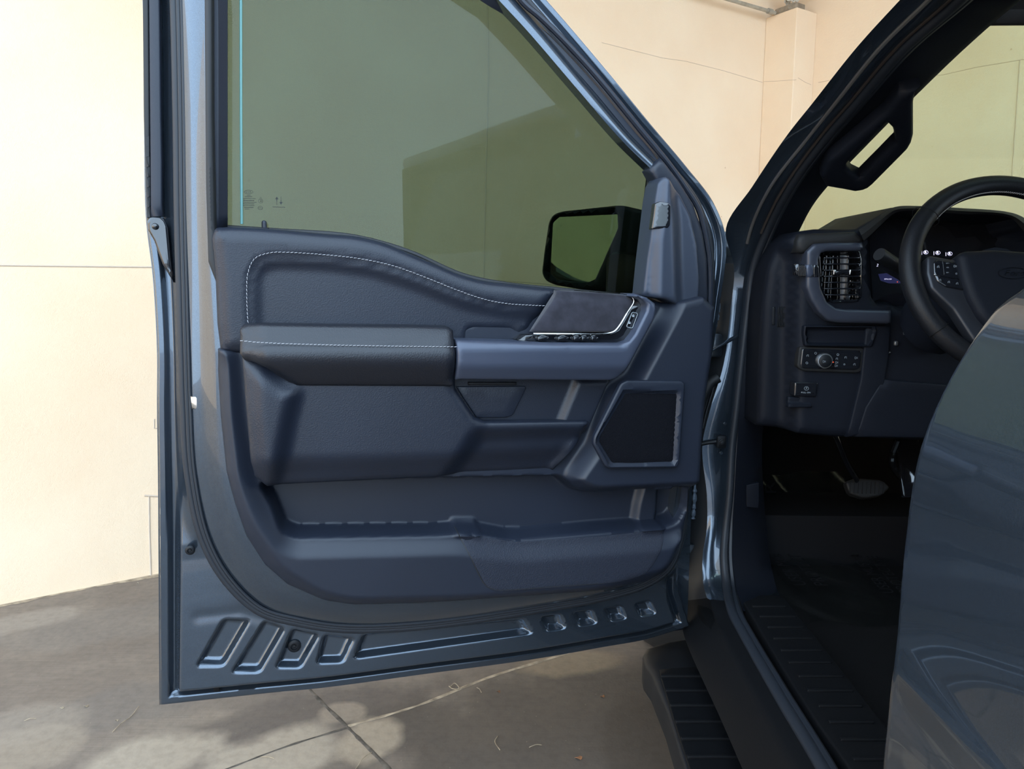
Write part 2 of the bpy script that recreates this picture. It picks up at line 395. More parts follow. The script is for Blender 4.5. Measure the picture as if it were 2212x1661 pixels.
    c = mix('MIX', math_('MULTIPLY', gr, k=.6), c, (.42, .36, .29))
    L(c, b.inputs['Base Color'])
    rr = ramp(noise(5, 4).outputs[0], [(.3, (.42,)*3), (.7, (.72,)*3)]).outputs[0]; L(rr, b.inputs['Roughness'])
    bn = nt.nodes.new('ShaderNodeBump'); bn.inputs['Strength'].default_value = .3; bn.inputs['Distance'].default_value = .002; L(noise(120, 6).outputs[0], bn.inputs['Height']); L(bn.outputs[0], b.inputs['Normal'])
FLOOR_SPOTS = [  # dried marks and pale patches; the dark area under the door is painted shade
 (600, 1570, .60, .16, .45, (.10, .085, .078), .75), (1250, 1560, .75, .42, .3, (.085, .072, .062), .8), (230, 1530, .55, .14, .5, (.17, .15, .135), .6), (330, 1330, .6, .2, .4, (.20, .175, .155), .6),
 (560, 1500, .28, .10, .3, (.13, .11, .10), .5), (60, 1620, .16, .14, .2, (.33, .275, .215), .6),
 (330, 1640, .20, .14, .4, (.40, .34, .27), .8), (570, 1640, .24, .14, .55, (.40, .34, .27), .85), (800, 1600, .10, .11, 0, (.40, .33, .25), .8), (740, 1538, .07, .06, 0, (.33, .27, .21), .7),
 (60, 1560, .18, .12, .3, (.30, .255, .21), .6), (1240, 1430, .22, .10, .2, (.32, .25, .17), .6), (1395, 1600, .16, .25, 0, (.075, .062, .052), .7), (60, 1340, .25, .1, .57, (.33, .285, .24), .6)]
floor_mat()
mat('joint_dirt', (.10, .085, .07), .95, var=(30, .5))
mat('joint_sand', (.36, .29, .21), .95, var=(25, .4))

# ------------------------------------------------------------------ the carport: floor, walls, column, roof
X, Y, Z = Vector((1, 0, 0)), Vector((0, 1, 0)), Vector((0, 0, 1))
WP = PZ(0, 1307, 0); WD = Vector((.8405, .5418, 0)); WN = Vector((.5418, -.8405, 0))      # left wall: point, run, face
mb = MB(); mb.box((0, -1, -.06), (X, Y, Z), (11, 11, .06)); struct(mb.build('floor', 'concrete', smooth=False))
def slab(name, p0, d, L, n, t, z0, z1, m='stucco', kind=True):
    mb = MB(); c = p0 + d * (L / 2) - n * (t / 2); c = Vector((c.x, c.y, (z0 + z1) / 2)); mb.box(c, (d, n, Z), (L / 2, t / 2, (z1 - z0) / 2))
    o = mb.build(name, m, smooth=False); return struct(o) if kind else o
def hitwall(px, py, off=0.0):
    r = ray(px, py); t = ((WP - CAM).dot(WN) + off) / r.dot(WN); return CAM + r * t
K = hitwall(1647, 200); K.z = 0                                        # where the column leaves the left wall
cor = K + WD * 1.05
slab('wall_left', WP - WD * 8.5, WD, (K - WP).length + 8.5 + 1.4, WN, .2, 0, 3.9)
kw = .215; kd = .25
ktop = hitwall(1650, 38).z
mb = MB(); mb.box(Vector((K.x, K.y, ktop / 2)) + WD * kw/2 + WN * kd/2, (WD, WN, Z), (kw/2, kd/2, ktop / 2)); struct(mb.build('wall_column', 'stucco', smooth=False, bevel=.006))
slab('wall_right', K + WD * kw - WN * .1, WN, 7.5, -WD, .2, 0, 3.9)
mb = MB(); mb.box((0.5, 4.3, 4.0), (X, Y, Z), (8, 3.5, .1)); struct(mb.build('ceiling', 'roof_paint', smooth=False))

slab('wall_mirror_backdrop', Vector((-10.2, -5.2, 0)), X, 7.6, Y, .25, 0, 3.9)  # unseen wall added behind the camera for the door mirror to reflect
# mortar joint and cracks on the left wall
def wline(mb, pts, r, off=.0005):
    q = [hitwall(a, b, off) for a, b in pts]; mb.tube(q, r, 5)
mb = MB(); wline(mb, [(-260, 568), (0, 573), (160, 575), (345, 577)], .004); wline(mb, [(322, 1072), (323, 1150), (326, 1245)], .004); wline(mb, [(333, 905), (333, 925), (345, 925)], .003)
wline(mb, [(312, 1070), (345, 1072)], .005)
o = mb.build('trim_1', 'wall_stain'); struct(o)
mb = MB()
wline(mb, [(1300, 92), (1430, 125), (1480, 132), (1560, 152), (1647, 178)], .0018); wline(mb, [(1150, 85), (1230, 100), (1290, 130)], .001)
struct(mb.build('trim_2', 'wall_crack')); mb = MB()
wline(mb, [(1052, -40), (1055, 150), (1050, 350), (1044, 600)], .0045)
wline(mb, [(880, 585), (1000, 600), (1170, 612), (1400, 640)], .003)
struct(mb.build('trim_6', 'wall_seam'))
def onface(o_, n_, px, py):
    r = ray(px, py); t = (o_ - CAM).dot(n_) / r.dot(n_); return CAM + r * t
mb = MB()
kf = K + WN * kd + WN*.001
mb.tube([onface(kf, WN, a, b) for a, b in [(1724, 168), (1740, 178), (1752, 183)]], .0016, 5)
mb.tube([onface(K - WD*.001, -WD, a, b) for a, b in [(1650, 176), (1680, 175), (1720, 172)]], .0016, 5)
rw = K + WD * kw - WN * .1
mb.tube([onface(rw - WD*.001, -WD, a, b) for a, b in [(1768, 178), (1800, 172), (1830, 172), (2035, 162), (2110, 145), (2200, 130), (2400, 100)]], .002, 5)
mb.tube([onface(rw - WD*.001, -WD, a, b) for a, b in [(2203, 130), (2195, 250), (2186, 380)]], .003, 5)
struct(mb.build('trim_3', 'wall_crack'))
mb = MB()                                                               # saw cuts crossing in the slab
def joint(pts, mbx, r=.006):
    q = [PZ(a, b, 0) for a, b in pts]; q = cr(q, 6)
    rows = []
    for i, p in enumerate(q):
        p = Vector(p); t = Vector(q[min(i+1, len(q)-1)]) - Vector(q[max(i-1, 0)]); n = Vector((-t.y, t.x, 0)).normalized(); k = r * random.uniform(.6, 1.4)
        rows.append([p + n*k + Z*.0006, p + n*k*.5 + Z*.0016, p - n*k*.5 + Z*.0016, p - n*k + Z*.0006])
    mbx.grid(rows)
joint([(380, 1700), (490, 1661), (620, 1612), (750, 1572)], mb, .004); joint([(640, 1440), (670, 1490), (745, 1565), (780, 1600), (840, 1661), (900, 1730)], mb, .006)
o = mb.build('trim_4', 'joint_dirt'); struct(o)
mb = MB(); joint([(752, 1569), (900, 1525), (1060, 1462), (1180, 1425), (1420, 1352)], mb, .006); joint([(-60, 1321), (0, 1309), (170, 1272), (335, 1243), (480, 1215)], mb, .02)
struct(mb.build('trim_5', 'joint_sand'))
# conduit, junction box and coiled cable above the column
ct = ktop
q0 = hitwall(1578, 0, .10); q1 = hitwall(1674, 28, .10)
mb = MB(); dv = (q1 - q0); mb.tube([q0 - dv * 1.5, q0, q1], .012, 12); mb.lathe(q1 - dv * .12, dv, [(.0135, -.02), (.018, -.02), (.018, .02), (.0135, .02)], 12)
tag(mb.build('conduit_pipe', 'galvanised'), 'thin grey metal conduit pipe running down along the cream wall to the column top', 'pipe')
jb = K + WD * .075 + WN * .135; jb.z = ct + .024
mb = MB(); mb.rbox(jb, (WD, WN, Z), (.05, .085, .023), .005)
for a in (-.03, .02): mb.ball(jb + WN * a * 1.5 - WD * .05, (.008, .006, .008))
tag(mb.build('junction_box', 'box_metal'), 'small rusty metal junction box sitting on top of the cream column', 'electrical box')
mb = MB(); cc = jb + Vector((0, 0, .125)); path = []
for i in range(150):
    a = i * .27; R_ = .065 + .012 * math.sin(i * 1.7); path.append(cc + WD * math.cos(a) * R_ * 1.2 + Vector((0, 0, math.sin(a) * R_)) + WN * (.03 * math.sin(i * .41)))
mb.tube(path, .005, 6)
mb.tube(cr([cc + WD*.03 + WN*.02, cc + WD*.12 + WN*.06 + Z*.02, cc + WD*.2 + WN*.09 - Z*.03, cc + WD*.26 + WN*.1 - Z*.05], 8), .005, 6)
mb.tube(cr([cc + WD*.05 + WN*.05 - Z*.05, cc + WD*.14 + WN*.1 - Z*.04, cc + WD*.22 + WN*.12 + Z*.03, cc + WD*.24 + WN*.1 + Z*.05], 8), .004, 6)
tag(mb.build('cable_coil', 'cable'), 'loose coil of pale cable lying on the junction box above the column', 'cable')
# litter on the floor
def bit(pts, r, lab, name='straw_stem', m='straw', group=None, cat='straw'):
    mb = MB(); q = cr([PZ(a, b, .003) + Z*(.004 * (i % 2)) for i, (a, b) in enumerate(pts)], 5); mb.tube(q, r, 5); tag(mb.build(name, m), lab, cat, group)
bit([(243, 1581), (262, 1565), (280, 1550), (300, 1528)], .0012, 'pale curved straw stem left of the cross joint, below the door corner')
bit([(768, 1661), (785, 1640), (803, 1625)], .0012, 'pale straw stem lying on the floor joint at the bottom edge')
bit([(970, 1482), (978, 1490), (992, 1488), (982, 1478), (972, 1484)], .0015, 'small curl of dry grass on the sandy floor joint', 'grass_curl', 'straw', None, 'grass')
bit([(1075, 1590), (1069, 1605), (1080, 1620)], .0012, 'bent straw bit on dark concrete left of the running board')
bit([(1143, 1614), (1158, 1611), (1170, 1609)], .001, 'short straight straw bit on dark concrete left of the running board')
bit([(1030, 1395+90), (1036, 1491), (1040, 1496)], .0012, 'tiny straw bit just right of the grass curl')
bit([(52, 1557), (66, 1554), (78, 1552)], .001, 'short straw bit on the pale concrete at far left')
bit([(563, 1635), (578, 1637), (592, 1638)], .001, 'short straw bit on the light patch left of the cross joint')
def flake(px, py, s_, lab, m='leaf', name='dry_leaf', cat='leaf'):
    mb = MB(); c = PZ(px, py, .003); n = 9; ids = []
    a0 = random.uniform(0, 6); rowt = []; rowb = []
    for k in range(n):
        a = a0 + 2*math.pi*k/n; R_ = s_ * random.uniform(.6, 1.15); p = c + Vector((math.cos(a)*R_, math.sin(a)*R_*.6, .003*math.sin(a*2))); rowt.append(p + Z*.001); rowb.append(p)
    idx = mb.grid([rowb, rowt], cu=True); mb.cap(idx[0][::-1]); mb.cap(idx[1]); tag(mb.build(name, m), lab, cat)
flake(1250, 1637, .012, 'small reddish brown leaf left of the running board')
flake(1302, 1504, .007, 'tiny orange leaf scrap beneath the door near the running board')
flake(1077, 1494, .008, 'brown leaf scrap right of the grass curl on the joint')
flake(298, 1259, .004, 'tiny white chip of stucco on floor near the wall', 'cable', 'stucco_chip', 'chip')
flake(187, 1525, .008, 'pale tan flake on the floor left of the door corner', 'straw', 'paint_flake', 'flake')
flake(133, 1529, .006, 'smallest pale flake near the left edge of the floor', 'straw', 'paint_flake', 'flake')
flake(253, 1556, .005, 'tan flake beside the long curved straw stem', 'straw', 'paint_flake', 'flake')

# ------------------------------------------------------------------ the pickup truck
TD = Vector((math.sin(math.radians(1.6)), math.cos(math.radians(1.6)), 0)); TR = Vector((TD.y, -TD.x, 0))   # forward, inboard
truck = thing('pickup_truck', 'dark blue grey metallic pickup truck with its driver door swung open beside the cream wall', 'truck', (1.2, 1.6, 0))
A_ = PZ(345, 1520, .5); B_ = PZ(1430, 1372, .5); DU = (B_ - A_).normalized(); DW = Vector((DU.y, -DU.x, 0))
D = Frame(A_, DU, Z, DW)      # u along the door towards its hinges, v up, w towards the cabin side
# ---- door shell: rings from the hem to the weather seal to the edge of the trim
ST = [  # hem, seal, inner edge (pixels)
 ((300,-190),(368,-175),(452,-170)), ((309,0),(378,0),(452,0)), ((312,250),(384,250),(456,250)), ((316,470),(387,470),(460,470)),
 ((331,600),(391,620),(472,640)), ((340,760),(395,760),(482,760)), ((340,880),(399,880),(486,900)), ((342,1020),(408,1020),(500,1040)),
 ((343,1160),(438,1160),(545,1160)), ((344,1330),(487,1250),(595,1225)), ((345,1520),(560,1318),(660,1272)), ((560,1497),(640,1342),(745,1296)),
 ((700,1483),(745,1357),(830,1298)), ((900,1456),(920,1350),(945,1292)), ((1150,1422),(1150,1317),(1155,1275)), ((1300,1396),(1320,1285),(1315,1250)),
 ((1400,1378),(1400,1258),(1385,1225)), ((1488,1350),(1446,1222),(1425,1190)), ((1463,1270),(1472,1150),(1450,1130)), ((1480,1100),(1478,1080),(1460,1070)),
 ((1500,950),(1495,950),(1475,950)), ((1530,800),(1515,800),(1495,800)), ((1552,660),(1532,680),(1510,680)), ((1566,520),(1530,530),(1505,540)),
 ((1540,440),(1505,445),(1480,455)), ((1480,360),(1455,375),(1435,395)), ((1400,265),(1370,285),(1340,300)), ((1310,155),(1282,180),(1245,190)),
 ((1180,3),(1150,20),(1110,35)), ((1080,-105),(1050,-85),(1010,-60)), ((880,-190),(860,-165),(830,-140)), ((600,-200),(600,-180),(600,-165))]
NS = 40
WS, WI = .045, .085
hem = np.array(cr([D.at(*s[0], 0) for s in ST], NS, True)); sea = np.array(cr([D.at(*s[1], WS) for s in ST], NS, True)); inn = np.array(cr([D.at(*s[2], WI) for s in ST], NS, True))
# sharp lower corners of the hem
for ci in (10, 17):
    i = ci * NS
    for arr in (hem,):
        c = arr[i].copy()
        for k in range(1, NS):
            arr[(i+k) % len(arr)] = c + (arr[(i+NS) % len(arr)] - c) * k / NS
            arr[i-k] = c + (arr[i-NS] - c) * k / NS
MR = 76; ts = np.linspace(0, 1, MR)
RI = [hem * (1-t) + sea * t for t in ts]
ribs = []
for q in [[(482,1338),(540,1340),(484,1434),(426,1434)], [(570,1341),(616,1356),(562,1447),(502,1447)], [(631,1357),(690,1369),(650,1437),(596,1437)], [(700,1369),(764,1376),(740,1426),(684,1428)],
          [(783,1369),(1128,1335),(1146,1365),(765,1418)], [(1166,1330),(1208,1325),(1218,1354),(1180,1360)], [(1235,1321),(1276,1316),(1286,1343),(1248,1349)], [(1303,1312),(1340,1307),(1350,1333),(1316,1338)], [(1367,1302),(1402,1296),(1414,1322),(1380,1328)]]:
    ribs.append(bump(D, q, .03, -.017, .012, .009, .003))
hemP = hem; ribf = add(*ribs)
lineB = line(D, [(430, 1332), (520, 1322), (600, 1345)], .03, -.0015, .012)
vall = line(D, [(380, 1120), (381, 1300), (392, 1440)], .01, -.006, .012)
def shellw(Q, t):
    A1, B1 = hemP, np.roll(hemP, -1, 0); dh = segd(Q, A1[::4], np.roll(A1[::4], -1, 0)); dhs = segd(Q, sea[::4], np.roll(sea[::4], -1, 0))
    w = .004 + .010 * ss(dh, .001, .006) - .012 * ss(dh, .018, .026) + (.020 + .075 * np.clip(.30 - Q[:, 1], 0, .3)) * ss(dh, .028, .046)
    w = np.where(t >= .999, WS, w)
    lim = .004 + (WS - .004) * ss(t, 0, 1)
    small = np.clip((.09 - (dh + dhs)) / .04, 0, 1)
    w2 = .004 + .010 * ss(dh, .001, .006) - .008 * ss(dh, .014, .022) + (WS - .006) * ss(t, .55, 1)
    w = w * (1 - small) + w2 * small
    return w + ribf(Q) + lineB(Q)
mb = MB(); rows = []
rows.append([D.wd(q[0], q[1], -.004) for q in hem])
for k, R_ in enumerate(RI): W_ = shellw(R_, np.full(len(R_), ts[k])); rows.append([D.wd(q[0], q[1], w) for q, w in zip(R_, W_)])
for t in np.linspace(0, 1, 13)[1:]:
    R_ = sea * (1-t) + inn * t; w = WS + (WI - WS) * (math.sin(t * math.pi / 2) ** .9); rows.append([D.wd(q[0], q[1], w) for q in R_])
rows.append([D.wd(q[0], q[1], WI - .03) for q in inn])
mb.grid(rows, cu=True)
rows = [[D.wd(q[0], q[1], -.004) for q in hem]]                          # outer skin of the door
cen = np.array(D.at(900, 900, 0)); belt_v = D.at(600, 480, 0)[1]
rows2 = []
sk = [q for q in hem if q[1] < belt_v + .02]
# outer skin below the belt as a bulged sheet
us = np.linspace(D.at(350, 1300, 0)[0], D.at(1500, 1000, 0)[0], 30); vb = [D.at(345, 1518, 0)[1] + .001, .12, .3, .42, .52, .60, .66]
for v in vb:
    bul = -.006 - .055 * math.sin(math.pi * min(1, max(0, (v - vb[0]) / (.72)))) ** .7
    hl = hem[4*NS:10*NS]; ul = float(np.interp(v, hl[::-1, 1], hl[::-1, 0])) + .003; us = np.linspace(ul, us[-1], 30)
    rows2.append([D.wd(u, v, -.006 + (bul + .006) * math.sin(math.pi * min(1, max(0, i / 29)) ** 1) ** 1.4 * .9) for i, u in enumerate(us)])
mb.grid(rows2)
door = mb.build('front_door', 'paint', truck, sharp=50)
tag(door, 'painted metallic blue grey door shell, opened wide')
# seals
def loopw(off_px, w):   # a closed tube path parallel to the seal loop
    pass
def offs(arr, d):
    t = np.roll(arr, -1, 0) - np.roll(arr, 1, 0); t /= np.maximum(np.linalg.norm(t, axis=1), 1e-9)[:, None]; return arr + np.stack([-t[:, 1], t[:, 0]], 1) * d
mb = MB(); mb.tube([D.wd(q[0], q[1], WS + .003) for q in offs(sea, -.001)[::5]], .0075, 10, closed=True)
mb.tube([D.wd(q[0], q[1], WS + .010) for q in offs(sea, .0065)[::5]], .0042, 8, closed=True); mb.tube([D.wd(q[0], q[1], WS + .013) for q in offs(sea, .012)[::5]], .003, 8, closed=True)
mb.build('weather_seal', 'rubber', door)
# black outer edge and textured filler of the window frame at the left
mb = MB(); mb.relief(D, [(307, -180), (319, -180), (320, 0), (324, 468), (317, 470), (310, 250), (308, 0)], .022, None, .002, .012, .02)
mb.build('frame_edge', 'rubber_black', door)
mb = MB(); mb.relief(D, [(319, -180), (346, -180), (345, 0), (348, 250), (350, 350), (350, 466), (325, 468)], .022, None, .003, .014, .02); mb.build('frame_filler', 'trim_plastic', door)
mb = MB(); mb.relief(D, [(316, 470), (330, 468), (352, 470), (362, 492), (368, 560), (374, 610), (350, 570), (332, 520), (318, 496)], .024, None, .004, .02, .01)
mb.ball(D.p(335, 489, .026), (.006, .006, .004), (DU, Z, DW))
mb.build('belt_end_cap', 'gloss_black', door)
# window frame lining: a ring between painted frame and glass
GL = [ (491,490), (491,250), (491,0), (491,-150), (600,-160), (830,-125), (960,-50), (1050,8), (1105,42), (1170,98), (1245,178), (1330,280), (1401,365), (1390,500), (1378,640)]
OU = [ (452,500), (452,250), (450,0), (440,-175), (600,-190), (860,-165), (1030,-75), (1118,10), (1160,45), (1222,105), (1295,185), (1375,280), (1425,345), (1435,390), (1400,640)]
mid = [((a[0]+b[0])/2, (a[1]+b[1])/2) for a, b in zip(GL, OU)]
n_ = 8
g3 = [D.p(a, b, .022) for a, b in cr(GL, n_)]; g2 = [D.p(a, b, .058) for a, b in cr([(a[0]*.97+b[0]*.03, a[1]*.97+b[1]*.03) for a, b in zip(GL, OU)], n_)]
m2 = [D.p(a, b, .072) for a, b in cr(mid, n_)]; o2 = [D.p(a, b, .072) for a, b in cr([(a[0]*.2+b[0]*.8, a[1]*.2+b[1]*.8) for a, b in zip(GL, OU)], n_)]; o3 = [D.p(a, b, .05) for a, b in cr(OU, n_)]
mb = MB(); mb.grid([g3, g2, m2, o2, o3]); mb.build('window_frame_lining', 'trim_plastic', door, solid=.002)
mb = MB(); mb.relief(D, [(440,-165),(458,-165),(459,250),(464,488),(474,560),(478,660),(466,610),(449,565),(444,400),(441,0)], .099, None, .006, .04, .007); mb.build('recess_dark_strip', 'rubber_black', door)  # black strip standing in for the dark recess between frame and trim
# bright rolled edge of the frame
mb = MB(); mb.tube([D.p(a, b, .078) for a, b in cr([(1080,-65),(1130,5),(1170,40),(1235,105),(1300,178),(1385,282),(1445,355),(1480,405),(1508,450),(1522,500),(1532,560),(1534,640),(1524,760),(1508,860),(1500,960),(1494,1040)], 8)], .006, 8)
mb.build('frame_bead', 'trim_plastic', door)
# belt seal and glass
gp = [(488, 520), (488, -160), (600, -170), (835, -135), (965, -58), (1055, 0), (1110, 34), (1175, 90), (1250, 170), (1335, 272), (1408, 362), (1395, 520), (1385, 660), (1100, 640), (900, 600)]
mb = MB(); mb.relief(D, gp, .020, None, 0, .004, .2)
q = D.uv(gp, .020); base = [mb.vt(D.wd(a, b, .016)) for a, b in q]; mb.cap(base[::-1])
gl = mb.build('window_glass', 'tinted_glass', door, smooth=False); tag(gl, 'green tinted side window glass')
mb = MB(); mb.tube([D.p(520, -150, .024), D.p(520.5, 240, .024), D.p(522, 484, .024)], .0026, 8); tag(mb.build('glass_edge_reflection', 'reflection_green', door), 'pale green painted reflection of the glass edge in the window')  # thin tube coloured pale green as the reflection of the glass edge
mb = MB(); mb.relief(D, [(1402, 368), (1412, 372), (1404, 470), (1392, 640), (1376, 640), (1388, 480)], .024, None, .002, .01, .02); mb.build('glass_run', 'rubber_black', door)
# etched marks on the glass (seen from behind, so mirrored)
mb = MB()
def oval(mb, fr, cx, cy, rx, ry, w, r, n=28):
    mb.tube([fr.p(cx + rx*math.cos(2*math.pi*k/n), cy + ry*math.sin(2*math.pi*k/n), w) for k in range(n)], r, 5, closed=True)
wg = .0206
oval(mb, D, 537, 414.5, 9.6, 3.8, wg, .00035); text(mb, D, 'Ford', 537, 414.5, 4.4, wg, True, .3)
rw_ = random.Random(3)
for k, (x0, x1, yy) in enumerate([(533,541,421.5),(529,545,425),(520,553,429),(526,549,433.3),(518,554,437),(524,549,440.3),(522,551,444),(528,548,448),(529,539,451.5)]):
    x = x0
    while x < x1:
        ln = rw_.uniform(.6, 1.6); hh = 1.0 if k in (3, 7) else .7
        mb.relief(D, [(x, yy-hh), (min(x+ln, x1), yy-hh), (min(x+ln, x1), yy+hh), (x, yy+hh)], wg, None, 0, .0002, .02); x += ln + rw_.uniform(.3, .7)
oval(mb, D, 563, 434, 4.6, 4.8, wg, .00035); text(mb, D, 'E', 563.5, 434, 5, wg, True); oval(mb, D, 562.5, 449, 5.2, 3.9, wg, .0003); text(mb, D, 'CCC', 562.5, 449, 3, wg, True); text(mb, D, 'V1', 563, 427, 3, wg, True)
for cx, sg in ((598, 1), (607, -1)):
    y0 = 433.5
    mb.relief(D, [(cx-3.6, y0 - sg*3), (cx, y0 - sg*9), (cx+3.6, y0 - sg*3)], wg, None, 0, .0002, .02); mb.relief(D, [(cx-.8, y0 - sg*3), (cx+.8, y0 - sg*3), (cx+.8, y0 + sg*2), (cx-.8, y0 + sg*2)], wg, None, 0, .0002, .02)
    for j in range(4): mb.relief(D, [(cx-.7, y0 + sg*(3+j*1.6)), (cx+.7, y0 + sg*(3+j*1.6)), (cx+.7, y0 + sg*(4+j*1.6)), (cx-.7, y0 + sg*(4+j*1.6))], wg, None, 0, .0002, .02)
for k in range(14): mb.relief(D, [(589+k*1.95, 446+k*.07), (590.4+k*1.95, 446+k*.07), (590.4+k*1.95, 447.6+k*.07), (589+k*1.95, 447.6+k*.07)], wg, None, 0, .0002, .02)
mb.build('glass_etching', 'glass_mark', door, smooth=False)
# lock button
mb = MB(); c = D.p(571, 492, .045); mb.lathe(c - Z*.02, Z, [(.0045, 0), (.0045, .028), (.004, .031), (.002, .033)], 14); mb.lathe(c - Z*.004, Z, [(.009, 0), (.009, .003), (.006, .004)], 14)
mb.build('lock_knob', 'trim_plastic', door)
# door latch
mb = MB(); lw = .070
mb.relief(D, [(411, 857), (450, 857), (453, 860), (453, 884), (414, 884)], lw - .004, None, .003, .02, .01); mb.build('latch_plate', 'chrome', door)
mb = MB(); mb.relief(D, [(428, 860), (450, 860), (450, 877), (430, 876)], lw, None, .002, .01, .01); mb.build('latch_claw', 'gloss_black', door)
# bolts
def bolt(fr, px, py, w, r=.007, name='trim_screw', parent=None):
    mb = MB(); c = fr.p(px, py, w - .001); mb.lathe(c, fr.w, [(r, 0), (r, .002), (r*.85, .0035), (r*.55, .004), (r*.5, .0012), (r*.25, .001), (r*.22, .003), (r*.05, .0035)], 20); return mb.build(name, 'dark_plastic', parent)
bolt(D, 411, 1188, .036, .009, parent=door); bolt(D, 636, 1395, .022, .013, parent=door)
mb = MB(); mb.relief(D, [(417,1446),(460,1443),(462,1449),(419,1452)], .0335, None, .001, .002, .01, .003); mb.build('drain_slot', 'slot_green', door)
mb = MB(); mb.relief(D, [(461,1486),(474,1485),(475,1493),(461,1494)], .020, None, .001, .004, .01, .002)
mb.build('drain_notch', 'void', door)
mb = MB(); mb.relief(D, [(470,1248),(476,1246),(490,1262),(484,1267)], .047, None, .002, .006, .01, .003); mb.build('seal_clip', 'rubber_black', door)

# ---- trim
TP = [(470,754),(516,750),(640,740),(1000,700),(1200,640),(1385,642),(1440,655),(1500,640),(1525,662),(1520,760),(1505,860),(1498,960),(1494,1040),(1488,1110),(1470,1185),(1440,1235),(1395,1262),(1300,1277),(1100,1291),(900,1306),(760,1309),(700,1300),(620,1266),(570,1222),(530,1160),(505,1085),(488,1020),(475,900),(469,800)]
w0 = .105
h = add(
  bump(D, [(565,1045),(1210,1032),(1245,1061),(1275,1068),(1484,1050),(1478,1100),(1460,1128),(1432,1137),(1300,1147),(1140,1161),(1100,1162),(1040,1151),(1000,1149),(940,1153),(640,1158),(612,1146),(590,1090)], w0, -.05, .015, .010),
  bump(D, [(400,700),(498,745),(512,900),(535,1030),(575,1120),(612,1172),(640,1184),(990,1178),(1040,1184),(1120,1192),(1440,1168),(1475,1150),(1440,1230),(1300,1270),(1000,1292),(760,1298),(690,1283),(600,1228),(530,1130),(500,1040),(490,900),(486,760)], w0, .018, .035, .03),
  bump(D, [(1445,660),(1362,815),(1318,846),(1275,960),(1228,1028),(1252,1046),(1278,1053),(1560,1040),(1560,600),(1450,600)], w0, .042, .032, .012),
  bump(D, [(1405,1050),(1440,1045),(1432,1142),(1385,1145),(1392,1100)], w0, .018, .016, .006),
  bump(D, [(985,1138),(1036,1138),(1042,1156),(982,1156)], w0, .012, .014, .006))
trimh = h
mb = MB(); mb.relief(D, TP, w0, h, .012, .03, .0037)
trim = mb.build('door_trim_panel', 'trim_plastic', door, sharp=60); 
# textured front patch of the map pocket
mb = MB(); mb.relief(D, [(990,1154),(1040,1160),(1120,1170),(1300,1158),(1434,1144),(1432,1160),(1405,1210),(1385,1235),(1340,1250),(1200,1262),(1080,1270),(1058,1268),(1043,1255)], .105, lambda Q: trimh(Q) + .0012, .0015, .004, .008, .01)
mb.build('pocket_insert', 'insert_weave', door)
ql = np.array(D.uv([(990,1152),(1000,1172),(1015,1200),(1030,1232),(1043,1256),(1052,1265),(1070,1271),(1120,1270),(1200,1264),(1290,1258)], .118)); ql = np.array(cr(list(ql), 5)); wl = .105 + trimh(ql) + .0004
mb = MB(); mb.tube([D.wd(a[0], a[1], b) for a, b in zip(ql, wl)], .0011, 6); mb.build('pocket_seam', 'rubber_black', door)
# upper leather panel
UP = cr([(453,514),(462,492),(480,489),(520,489),(600,494),(700,503),(770,509),(830,523),(880,543),(940,568),(1000,593),(1050,606),(1110,613),(1205,624)], 6)
UP = [tuple(p) for p in UP] + [(1206,632),(1152,722),(1100,745),(700,790),(516,766),(474,764),(466,700),(462,600)]
seam = [(537,705),(534,640),(537,590),(552,560),(585,548),(620,547),(700,552),(780,561),(850,576),(920,601),(990,629),(1050,649),(1100,658),(1190,663)]
h = add(bump(D, [(548,760),(546,600),(556,574),(590,562),(700,566),(800,580),(900,612),(1000,652),(1100,672),(1200,676),(1140,790)], .115, -.010, .028, .02, .004), line(D, [(a+3, b+5) for a, b in seam], .115, -.004, .0035),
        bump(D, [(1012,712),(1112,712),(1116,740),(1010,740)], .115, -.014, .016, .01))
mb = MB(); mb.relief(D, UP, .118, h, .022, .05, .008); mb.build('upper_trim', 'trim_leather', door, sharp=60)
def stitches(mb, fr, pts, w, step, ln, r, wf=None):
    q = [Vector((*fr.at(a, b, w), 0)) for a, b in cr(pts, 14)]
    acc = 0; nxt = 0; out = []
    for i in range(len(q)-1):
        L = (q[i+1]-q[i]).length
        while nxt <= acc + L: out.append((q[i] + (q[i+1]-q[i]) * ((nxt-acc)/L), (q[i+1]-q[i]).normalized())); nxt += step
        acc += L
    for c, t in out:
        n = Vector((-t.y, t.x, 0)); d = (t + n * .18).normalized(); p = [c - d*ln/2, c - d*ln*.2, c + d*ln*.2, c + d*ln/2]
        mb.tube([fr.wd(a.x, a.y, w + e) for a, e in zip(p, (-.0004, .0004, .0004, -.0004))], r, 5)
mb = MB(); stitches(mb, D, [(a-1, b-2) for a, b in seam], .1185, .0068, .0048, .00055); mb.build('stitching', 'thread', door)
# door pad between arm rest and map pocket
PD = [(521,765),(640,765),(985,800),(986,842),(1027,903),(1050,913),(1270,911),(1278,915),(1258,962),(1210,1028),(1100,1034),(900,1042),(575,1058),(548,1034),(541,1000),(530,880),(523,790)]
h = add(bump(D, [(500,740),(566,800),(612,838),(640,842),(625,900),(606,1000),(600,1030),(560,1100),(480,1000)], .15, .022, .035, .01),
        bump(D, [(1035,938),(1290,930),(1240,990),(1215,1060),(960,1060),(985,1020)], .15, -.022, .05, .02),
        bump(D, [(540,1015),(900,1008),(1220,990),(1220,1070),(540,1090)], .15, -.020, .055, .0),
        bump(D, [(490,740),(546,760),(548,900),(560,1010),(585,1080),(500,1080)], .15, -.016, .04))
mb = MB(); mb.relief(D, PD, .150, h, .014, .06, .008); mb.build('door_pad', 'trim_leather', door, sharp=60)
